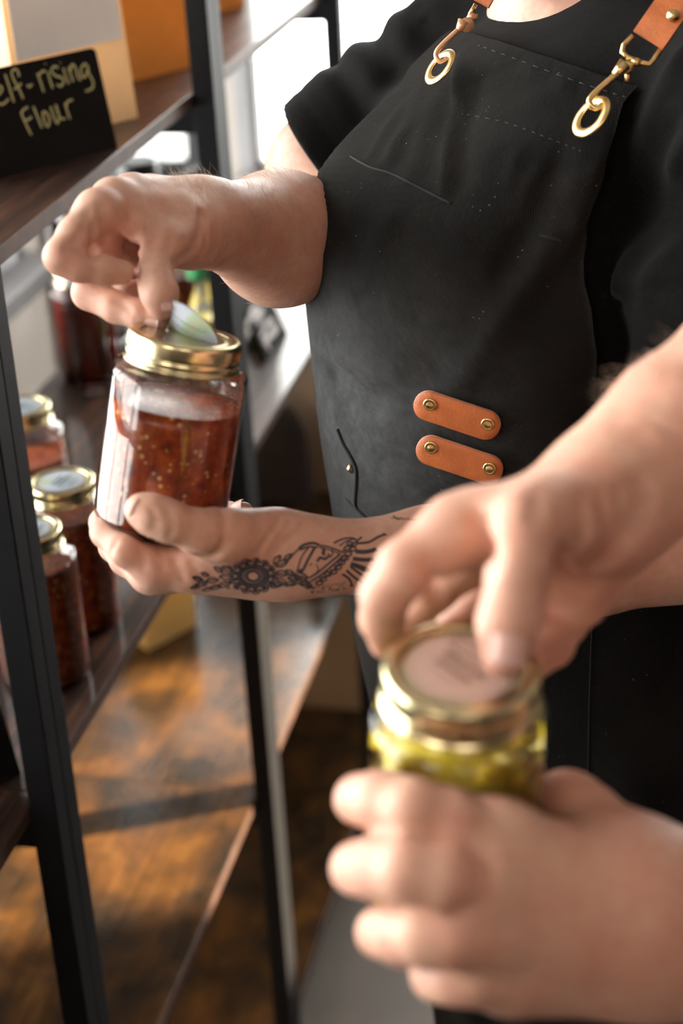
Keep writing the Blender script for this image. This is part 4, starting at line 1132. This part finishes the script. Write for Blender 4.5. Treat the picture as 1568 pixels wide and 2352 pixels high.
dl -= .022; d2_ -= .020
mb, cL = eyelet(1010, 154, math.radians(-59), 37, 20, dl, 11); mb.build('eyelet_ring', M['gold'], apron)
mb, cR = eyelet(1357, 268, math.radians(-59), 43, 24, d2_, 13); mb.build('eyelet_ring', M['gold'], apron)
def hook(pts, depth, w, plate, dd=0.0):
    mb = MB(); q = [P(x, y, depth - .004 + dd * i) for i, (x, y) in enumerate(pts)]; mb.tube(spline(q, 6), w, 10)
    (x, y, r_) = plate; c = P(x, y, depth - .003 + dd * len(pts)); s = depth / FPX
    vd = -nrm(ray(x, y)); mb.tube([c - vd * .002, c + vd * .002], r_ * s, 20)
    mb.tube([c + vd * .002, c + vd * .0032], r_ * s * .35, 14)
    return mb
hook([(1052, 68), (1010, 108), (1001, 128), (1012, 142), (1028, 134)], dl, .0019, (1072, 57, 17)).tube([P(1052, 70, dl - .004), P(1064, 50, dl - .004)], [.0022, .0045], 10).tube([P(1078, 45, dl), P(1086, 32, dl)], .0030, 10).tube([P(1076, 38, dl), P(1096, 40, dl)], .0024, 10).build('snap_hook', M['rose'], apron)
hook([(1415, 170), (1365, 215), (1353, 235), (1368, 250), (1384, 240)], d2_, .0022, (1440, 155, 16)).tube([P(1410, 172, d2_ - .004), P(1435, 148, d2_ - .004)], [.0024, .0050], 10).tube([P(1442, 160, d2_ + .002), P(1440, 188, d2_ + .004)], [.0022, .0022], 8).build('snap_hook', M['gold'], apron)
mb = MB(); mb.tube([P(x, y, d2_ - .001) for x, y in ((1452, 82), (1432, 104), (1428, 120), (1440, 132), (1470, 144), (1490, 148), (1502, 136), (1522, 104))], .0019, 8); mb.tube([P(1462, 136, d2_ - .004), P(1458, 150, d2_ - .004)], .0034, 10); mb.build('strap_loop', M['gold'], apron)
mb = MB(); mb.tube([P(x, y, dl - .001) for x, y in ((1092, 10), (1078, 34))], .0016, 8); mb.build('strap_loop', M['gold'], apron)
def strap(pix, wid, name='leather_strap'):
    """pix: (x,y,depth) centre line; wid px"""
    pts = [P(*p) for p in pix]; q = spline(pts, 6); V = []; n = len(q); Fc = []
    for i, p in enumerate(q):
        t = nrm(q[min(i + 1, n - 1)] - q[max(i - 1, 0)]); v = nrm(p - CAM); s = nrm(np.cross(t, v)); s = nrm(s + .35 * np.cross(s, t)); nn_ = nrm(np.cross(s, t)); 
        if nn_ @ v > 0: nn_ = -nn_
        w = wid / 2 * pix[0][2] / FPX
        for (a, b) in ((-1, 0), (1, 0), (1, 1), (-1, 1)): V.append(p + s * w * a - nn_ * .0028 * b)
    for i in range(n - 1):
        for k in range(4): a = i * 4 + k; b = i * 4 + (k + 1) % 4; Fc.append((a, b, b + 4, a + 4))
    Fc += [(3, 2, 1, 0), tuple((n - 1) * 4 + k for k in range(4))]
    return link(name, mesh(V, Fc), M['leather'], apron)
strap([(1487, 92, d2_ - .002), (1530, 30, d2_ - .005), (1580, -40, d2_ + .0), (1650, -120, d2_ + .05), (1690, -160, d2_ + .14)], 84)
strap([(1103, 8, dl - .002), (1125, -30, dl - .002), (1155, -80, dl + .02), (1185, -120, dl + .08)], 42)
mb = MB(); c = P(1545, 36, d2_ - .008); vd = -nrm(ray(1545, 36)); mb.tube([c, c + vd * .0015], .0042, 18); mb.tube([c + vd * .0015, c + vd * .0028], .0030, 18); mb.build('rivet', M['gold'], apron)
# ================================================================ PERSON 2 (foreground, mostly outside the frame)
T2 = np.array([.56, .60, 0]); F2 = np.array([-1., .05, 0]); F2 = nrm(F2); L2V = np.array([-.05, -1., 0]); L2V = nrm(L2V)
SH2R = T2 - L2V * .19 + UP * 1.58; SH2L = T2 + L2V * .19 + UP * 1.56
# right hand on the lid
D0 = .0
EL2R = P(2150, 650, .90); WR2 = P(1440, 1105, .835)
a2R = Sdf().cone(SH2R, EL2R, .058, .047, .02).cone(EL2R, P(1760, 880, .865), .047, .0455, .02).cone(P(1760, 880, .865), P(1568, 1005, .845), .0455, .0385, .02).cone(P(1568, 1005, .845), WR2, .0385, .0300, .02)
i0, m0_, r0, p0 = P(1040, 1225, .800), P(1085, 1265, .835), P(1150, 1310, .870), P(1255, 1350, .895)
pa2R = Sdf().cone(WR2, P(1380, 1140, .83), .030, .030, .02)
for mp, r in ((i0, .0165), (m0_, .0165), (r0, .0155), (p0, .014)): pa2R.cone(P(1390, 1160, .835), mp, .0265, r, .014)
pa2R.cone(P(1370, 1170, .815), P(1225, 1200, .775), .0240, .0175, .018)
pa2R.cone(P(1400, 1220, .85), P(1330, 1370, .87), .021, .0165, .014)
pa2R.cone(P(1230, 1190, .79), P(1090, 1190, .800), .0150, .0125, .012)
t2 = [P(1265, 1195, .785), P(1208, 1205, .765), P(1187, 1320, .745), P(1170, 1430, .742), P(1160, 1505, .750)]
f2i = [i0, P(930, 1305, .795), P(884, 1368, .800), P(878, 1420, .815), P(888, 1475, .832)]
f2m = [m0_, P(990, 1350, .845), P(940, 1405, .86), P(950, 1450, .865), P(985, 1490, .865)]
f2r = [r0, P(1080, 1400, .885), P(1040, 1450, .885), P(1060, 1500, .880)]
f2p = [p0, P(1290, 1420, .885), P(1265, 1480, .86), P(1230, 1520, .845)]
fg2R = [Sdf().chain(t2, [.0185, .0150, .0130, .0135, .0105], .006), Sdf().chain(f2i, [.0160, .0135, .0118, .0108, .0088], .004), Sdf().chain(f2m, [.0160, .0130, .0122, .0112, .0088], .004),
        Sdf().chain(f2r, [.015, .0125, .0115, .009], .004), Sdf().chain(f2p, [.0155, .0140, .0115, .0088], .004)]
cr2R = [([(1337, 1164), (1341, 1213), (1324, 1263), (1288, 1289)], .0040, .0045), ([(1384, 1147), (1394, 1230), (1347, 1300)], .0038, .0045), ([(1423, 1131), (1430, 1197), (1380, 1279)], .0036, .0038), ([(1463, 1114), (1478, 1147), (1446, 1220), (1360, 1309)], .0050, .0065),
        ([(1275, 1275), (1283, 1325)], .0050, .0050), ([(1325, 1340), (1340, 1350)], .0070, .0045), ([(1235, 1130), (1228, 1190)], .0040, .0018), ([(1100, 1200), (1130, 1270), (1120, 1320)], .0040, .0040), ([(980, 1300), (1000, 1370)], .0035, .0025)]
field2R = arm_field(a2R, pa2R, fg2R, creases=surf_lines(arm_field(a2R, pa2R, fg2R), cr2R, .68, .95))
# left hand round the jar
ZD = .045
def Q(x, y, d): return P(x, y, d + ZD)
EL2L = P(2330, 2320, .90); WR2L = Q(1500, 2120, .735)
a2L = Sdf().cone(SH2L, EL2L, .058, .047, .02).cone(EL2L, P(1900, 2190, .84), .047, .046, .02).cone(P(1900, 2190, .84), WR2L, .046, .0385, .02)
j0, k0, l0, n0 = Q(1150, 1935, .700), Q(1110, 2035, .685), Q(1115, 2140, .690), Q(1150, 2235, .705)
pa2L = Sdf().cone(WR2L, Q(1420, 2110, .725), .0385, .034, .02)
for mp, r in ((j0, .0175), (k0, .0175), (l0, .0170), (n0, .0150)): pa2L.cone(Q(1400, 2090, .725), mp, .031, r, .016)
pa2L.cone(Q(1410, 1990, .745), Q(1305, 1868, .775), .027, .0195, .018)
pa2L.cone(Q(1440, 2200, .735), Q(1200, 2250, .715), .026, .0165, .014)
g_t = [Q(1330, 1890, .77), Q(1300, 1862, .785), Q(1240, 1860, .825), Q(1170, 1870, .850), Q(1110, 1880, .852)]
g_i = [j0, Q(1040, 1890, .690), Q(950, 1862, .688), Q(880, 1840, .700), Q(826, 1836, .718)]
g_m = [k0, Q(1020, 2015, .672), Q(940, 1998, .672), Q(880, 1994, .685), Q(822, 1995, .708)]
g_r = [l0, Q(1040, 2145, .678), Q(980, 2145, .680), Q(925, 2145, .690), Q(876, 2142, .708)]
g_p = [n0, Q(1090, 2240, .695), Q(1045, 2243, .697), Q(1005, 2240, .706), Q(985, 2228, .720)]
fg2L = [Sdf().chain(g_t, [.018, .0165, .0135, .012, .010], .006), Sdf().chain(g_i, [.0172, .0142, .0135, .0130, .0118], .005), Sdf().chain(g_m, [.0172, .0150, .0142, .0140, .0126], .005),
        Sdf().chain(g_r, [.0165, .0145, .0138, .0132, .0118], .005), Sdf().chain(g_p, [.0145, .0125, .0118, .0110, .0095], .005)]
cr2L = [(Q(1090, 1830, .69), Q(1190, 1990, .69), .005, .0030), (Q(960, 2070, .67), Q(1110, 2090, .66), .0035, .0022), (Q(960, 1930, .67), Q(1120, 1985, .67), .004, .0028), (Q(990, 2195, .68), Q(1130, 2190, .68), .0035, .0022)]
field2L = arm_field(a2L, pa2L, fg2L, creases=cr2L, kp=.010)
NECK2 = T2 + UP * 1.60; HC2 = NECK2 + UP * .22 + F2 * .03
c2 = Sdf().cone(NECK2, NECK2 + UP * .13, .058, .054, .02).cone(SH2R, NECK2 - UP * .03, .055, .058, .04).cone(SH2L, NECK2 - UP * .03, .055, .058, .04)
c2.cone(HC2, HC2 + UP * .04, .075, .078, .03).cone(HC2 - UP * .06 + F2 * .035, HC2 + F2 * .01, .045, .06, .03).cone(HC2 + F2 * .088, HC2 + F2 * .105 - UP * .03, .010, .013, .01)
c2.cone(T2 + UP * 1.42, T2 + UP * 1.0, .125, .115, .05).cone(T2 - L2V * .09 + UP * .9, T2 - L2V * .10 + UP * .02, .080, .042, .02).cone(T2 + L2V * .09 + UP * .9, T2 + L2V * .10 + UP * .02, .080, .042, .01)
c2.cone(SH2R, SH2R + (EL2R - SH2R) * .5, .054, .046, .02).cone(SH2L, SH2L + (EL2L - SH2L) * .5, .054, .046, .02)
lo, hi = bounds([HC2 + UP * .13, SH2R, SH2L, T2 + UP * .03], .13)
parts = [nets(c2.ev, lo, hi, .011)]
lo, hi = bounds(t2 + f2i + f2m + f2r + f2p + [WR2, EL2R, SH2R], .06); parts.append(nets(field2R, lo, hi, .0021))
lo, hi = bounds(g_t + g_i + g_m + g_p + [WR2L, EL2L, SH2L], .065); parts.append(nets(field2L, lo, hi, .0021))
person2 = link('person', mesh_np(parts), M['skin2']); tag(person2, 'blurred foreground person, only forearms and hands in view, gripping the yellow pepper jar', 'person')
nail(person2, P(1166, 1478, .737), P(1187, 1340, .745), -ray(1160, 1480) + RW @ np.array([.05, -.25, 0]), .0098, .0105)
s2f = Sdf().cone(SH2R, NECK2 - UP * .05, .070, .062, .04).cone(SH2L, NECK2 - UP * .05, .070, .062, .04).cone(T2 + UP * 1.42, T2 + UP * .95, .140, .130, .05)
s2f.cone(SH2R, SH2R + (EL2R - SH2R) * .62, .072, .064, .02).cone(SH2L, SH2L + (EL2L - SH2L) * .62, .072, .064, .02)
e1 = nrm(EL2R - SH2R); e2 = nrm(EL2L - SH2L); l1 = np.linalg.norm(EL2R - SH2R) * .62; l2 = np.linalg.norm(EL2L - SH2L) * .62
def s2cut(X):
    d = s2f.ev(X)
    a = (X - SH2R) @ e1 - l1; b = (X - SH2L) @ e2 - l2
    d = np.maximum(d, np.where(np.sqrt((((X - SH2R) - np.outer((X - SH2R) @ e1, e1)) ** 2).sum(1)) < .10, a, -1)) 
    d = np.maximum(d, np.where((np.sqrt((((X - SH2L) - np.outer((X - SH2L) @ e2, e2)) ** 2).sum(1)) < .10) & (X[:, 0] < SH2L[0] - .05), b, -1))
    return np.maximum(d, -Sdf().cone(NECK2 - UP * .03, NECK2 + UP * .2, .060, .064, .01).ev(X))
lo, hi = bounds([SH2R + e1 * l1, SH2L + e2 * l2, SH2R, SH2L, T2 + UP * .92], .16)
link('t_shirt', mesh_np([nets(s2cut, lo, hi, .008)]), M['shirt2'], person2)
lg = Sdf().cone(T2 - L2V * .09 + UP * .92, T2 - L2V * .10 + UP * .02, .10, .06, .02).cone(T2 + L2V * .09 + UP * .92, T2 + L2V * .10 + UP * .02, .10, .06, .01)
lo, hi = bounds([T2 + L2V * .2 + UP * .95, T2 - L2V * .2 + UP * .05, T2 + F2 * .05, T2 - F2 * .05], .09); link('trousers', mesh_np([nets(lg.ev, lo, hi, .014)]), M['trousers'], person2)
for s_ in (-1, 1):
    c = T2 + L2V * .10 * s_; sd2 = Sdf().cone(c - UP * .005 - F2 * .03, c - UP * .015 + F2 * .14, .048, .036, .02)
    link('shoe', mesh_np([nets(lambda X: np.maximum(sd2.ev(X), -X[:, 2] + ZF + .002), c - .25, c + .25, .010)]), M['shoe'], person2)
cap_hair(person2, HC2, F2, 'darkhair')

# ---------------------------------------------------------------- tattoo: inked lines following the forearm skin
SK = BVHTree.FromPolygons([v.co for v in skin1.vertices], [tuple(p.vertices) for p in skin1.polygons])
def skin_hit(px, py):
    r = ray(px, py); h = SK.ray_cast(Vector(CAM), Vector(nrm(r)))
    return (np.array(h[0]), np.array(h[1])) if h[0] is not None else (None, None)
TAT = MB()
def ink(pts, w=.00055, sm=True):
    if sm and len(pts) > 2: pts = [tuple(p[:2]) for p in spline([np.array([a, b, 0.]) for a, b in pts], 5)]
    seg = []; ns = []
    def flush():
        if len(seg) > 1: TAT.tube(seg, w, 6, flat=.35, up=ns)
    for (a, b) in pts:
        x, y = 400 + a / 2.24, 1100 + b / 2.24
        p, n = skin_hit(x, y)
        if p is None or proj(p)[2] > 1.2 or (seg and np.linalg.norm(p - seg[-1]) > .02):
            flush(); seg = []; ns = []
            continue
        seg.append(p + n * .00005); ns.append(n)
    flush()
rg = random.Random(5)
cx0, cy0 = 405, 500
def ell(cx, cy, rx, ry, w=.00055, a0=0, a1=2 * PI, n=36): ink([(cx + rx * math.cos(a), cy + ry * math.sin(a)) for a in np.linspace(a0, a1, n)], w, False)
for rx, ry, w in ((28, 22, .0005), (32, 26, .0004), (58, 41, .0006), (64, 47, .0005), (82, 58, .0007)): ell(cx0, cy0, rx, ry, w)
for k in range(34):
    a = 2 * PI * k / 34; ink([(cx0 + 36 * math.cos(a), cy0 + 28 * math.sin(a)), (cx0 + 55 * math.cos(a + .05), cy0 + 39 * math.sin(a + .05))], .0004)
    ink([(cx0 + 66 * math.cos(a), cy0 + 48 * math.sin(a)), (cx0 + 80 * math.cos(a + .08), cy0 + 56 * math.sin(a + .08))], .00075)
for k in range(13):
    a = 2 * PI * k / 13; pc = (cx0 + 100 * math.cos(a), cy0 + 74 * math.sin(a)); ell(pc[0], pc[1], 22, 19, .00055, a - 1.9, a + 1.9, 16); ell(pc[0], pc[1], 12, 10, .0006, a - 1.6, a + 1.6, 10)
    for q in (-.3, 0, .3): ink([(cx0 + 84 * math.cos(a + q * .3), cy0 + 60 * math.sin(a + q * .3)), (cx0 + 108 * math.cos(a + q * .25), cy0 + 78 * math.sin(a + q * .25))], .0006)
def leaf(x, y, ang, L, wd, w=.0006):
    c, s = math.cos(ang), math.sin(ang)
    for sg in (-1, 1): ink([(x + L * t * c - sg * wd * math.sin(PI * t) * s, y + L * t * s + sg * wd * math.sin(PI * t) * c) for t in np.linspace(0, 1, 8)], w)
    ink([(x, y), (x + L * .9 * c, y + L * .9 * s)], .0004)
    for t in (.3, .5, .7): ink([(x + L * t * c, y + L * t * s), (x + L * (t + .12) * c - wd * .5 * s, y + L * (t + .12) * s + wd * .5 * c)], .0004)
for x, y, a, L, wd in ((300, 470, 3.5, 60, 14), (300, 500, 3.1, 70, 15), (290, 530, 2.8, 75, 14), (250, 480, 3.7, 55, 12), (230, 520, 3.1, 70, 13), (240, 550, 2.9, 60, 12), (180, 500, 3.5, 45, 10), (170, 535, 3.0, 60, 12), (130, 550, 2.9, 50, 9), (200, 560, 2.9, 60, 9), (150, 520, 3.4, 60, 10),
                       (510, 440, -.9, 60, 14), (520, 450, -.4, 70, 15), (520, 480, .2, 65, 14), (520, 510, .5, 70, 14), (560, 420, -.6, 60, 12), (570, 470, .5, 60, 13), (580, 510, .1, 70, 12), (560, 540, 0, 70, 10), (500, 540, .1, 60, 10), (640, 540, -.1, 60, 9), (620, 500, .4, 70, 12)):
    leaf(x, y, a, L, wd)
for s, w in (([(640, 358), (670, 338), (715, 330), (745, 340)], .0010), ([(645, 366), (690, 350), (740, 352)], .0007), ([(745, 342), (800, 352), (872, 380)], .0007), ([(745, 352), (800, 366), (850, 385)], .0005),
             ([(722, 352), (690, 410), (662, 468)], .0010), ([(662, 468), (650, 474), (642, 466)], .0013), ([(690, 356), (655, 400), (630, 480)], .0006), ([(640, 360), (600, 400), (580, 430)], .0006), ([(635, 480), (665, 490), (690, 512)], .0008),
             ([(690, 512), (650, 505), (622, 485)], .0006), ([(855, 385), (800, 430), (740, 480), (695, 508)], .0008), ([(872, 392), (820, 440), (760, 490), (705, 525)], .0008), ([(888, 400), (840, 450), (790, 495), (730, 535)], .0006),
             ([(735, 425), (750, 405), (775, 412), (790, 398)], .0010), ([(762, 360), (772, 372), (762, 380), (775, 392)], .0009), ([(788, 385), (800, 395), (792, 405)], .0007), ([(700, 438), (704, 441)], .0013), ([(810, 362), (815, 385), (800, 402)], .0006),
             ([(705, 500), (740, 470), (730, 440)], .0004), ([(600, 470), (640, 540), (700, 560)], .0005), ([(700, 525), (690, 550), (720, 560)], .0007),
             ([(820, 330), (870, 308), (920, 305), (945, 322)], .0007), ([(850, 345), (890, 318), (930, 310)], .0005), ([(965, 298), (925, 330), (880, 350), (870, 372)], .0007), ([(870, 372), (930, 345), (945, 325)], .0006)): ink(s, w)
for s in ([(935, 332), (1000, 325), (1045, 300), (1085, 284)], [(932, 368), (985, 370), (1038, 358)], [(920, 405), (975, 412), (1024, 410)], [(910, 432), (960, 448), (1000, 468)], [(905, 450), (945, 480), (988, 512)], [(885, 470), (925, 505), (962, 530)], [(865, 490), (900, 515), (915, 550)],
          [(932, 378), (985, 380), (1034, 368)], [(918, 415), (970, 420), (1020, 418)], [(905, 440), (950, 458), (992, 478)]): ink(s, .0009)
for s in ((1085, 284), (1036, 362), (1022, 413), (1000, 470), (988, 515), (962, 530), (912, 548)): ink([s, (s[0] - 3, s[1] + 3)], .0017)
for x, y in ((905, 335), (918, 360), (895, 385), (878, 408), (860, 430), (842, 455), (818, 478), (790, 490), (765, 515), (745, 535)): ell(x, y, 17, 11, .00065, n=14); 
for k in range(12): x = 1120 + 14 * k; ink([(x, 200 + 1.2 * k), (x + 5, 201 + 1.2 * k)], .0010)
ink([(1128, 188), (1150, 208), (1170, 198)], .0006); ink([(1300, 175), (1320, 165), (1340, 160)], .0008)
for k in range(46):
    x = rg.uniform(705, 880); y = 530 + (880 - x) * .12 + rg.uniform(0, 38); ink([(x, y), (x + 2.5, y + 2)], .00065)
for k in range(60):
    x = rg.uniform(90, 700); y = 548 + rg.uniform(-12, 16); ink([(x, y), (x + rg.uniform(8, 24), y + rg.uniform(-7, 7))], .0006)
TAT.build('tattoo', M['ink'], person1)

# ---------------------------------------------------------------- fine arm hair
def arm_hair(me, parent, pixbox, n, length, flow, rad=.00007, dmax=1.6, name='arm_hair', rimonly=False):
    bvh = BVHTree.FromPolygons([v.co for v in me.vertices], [tuple(p.vertices) for p in me.polygons]); mb = MB(); rh = random.Random(9); got = 0; tries = 0
    while got < n and tries < n * 12:
        tries += 1
        px, py = rh.uniform(pixbox[0], pixbox[2]), rh.uniform(pixbox[1], pixbox[3]); r = ray(px, py)
        h = bvh.ray_cast(Vector(CAM), Vector(nrm(r)))
        if h[0] is None: continue
        p, nn_ = np.array(h[0]), np.array(h[1]); 
        if nn_ @ r > 0: nn_ = -nn_
        f = -(nn_ @ nrm(r))
        if proj(p)[2] > dmax or (rimonly and f > .45): continue
        t = nrm(flow - (flow @ nn_) * nn_ + np.array([rh.gauss(0, .2) for _ in range(3)])); L = length * rh.uniform(.5, 1.2)
        q = [p, p + t * L * .4 + nn_ * L * .28, p + t * L * .9 + nn_ * L * .36]
        mb.tube(q, [rad, rad * .8, rad * .2], 3); got += 1
    o = mb.build(name, M['hair'], parent, False); o['kind'] = 'stuff'
arm_hair(skin1, person1, (430, 385, 730, 700), 700, .0075, RW @ np.array([-1, .1, 0]))
arm_hair(skin1, person1, (395, 380, 700, 440), 260, .010, RW @ np.array([-.4, -.6, 0]), rimonly=True)
arm_hair(person2.data, person2, (1400, 780, 1568, 1250), 420, .012, RW @ np.array([-.8, -.5, 0]), .00010, name='arm_hair')
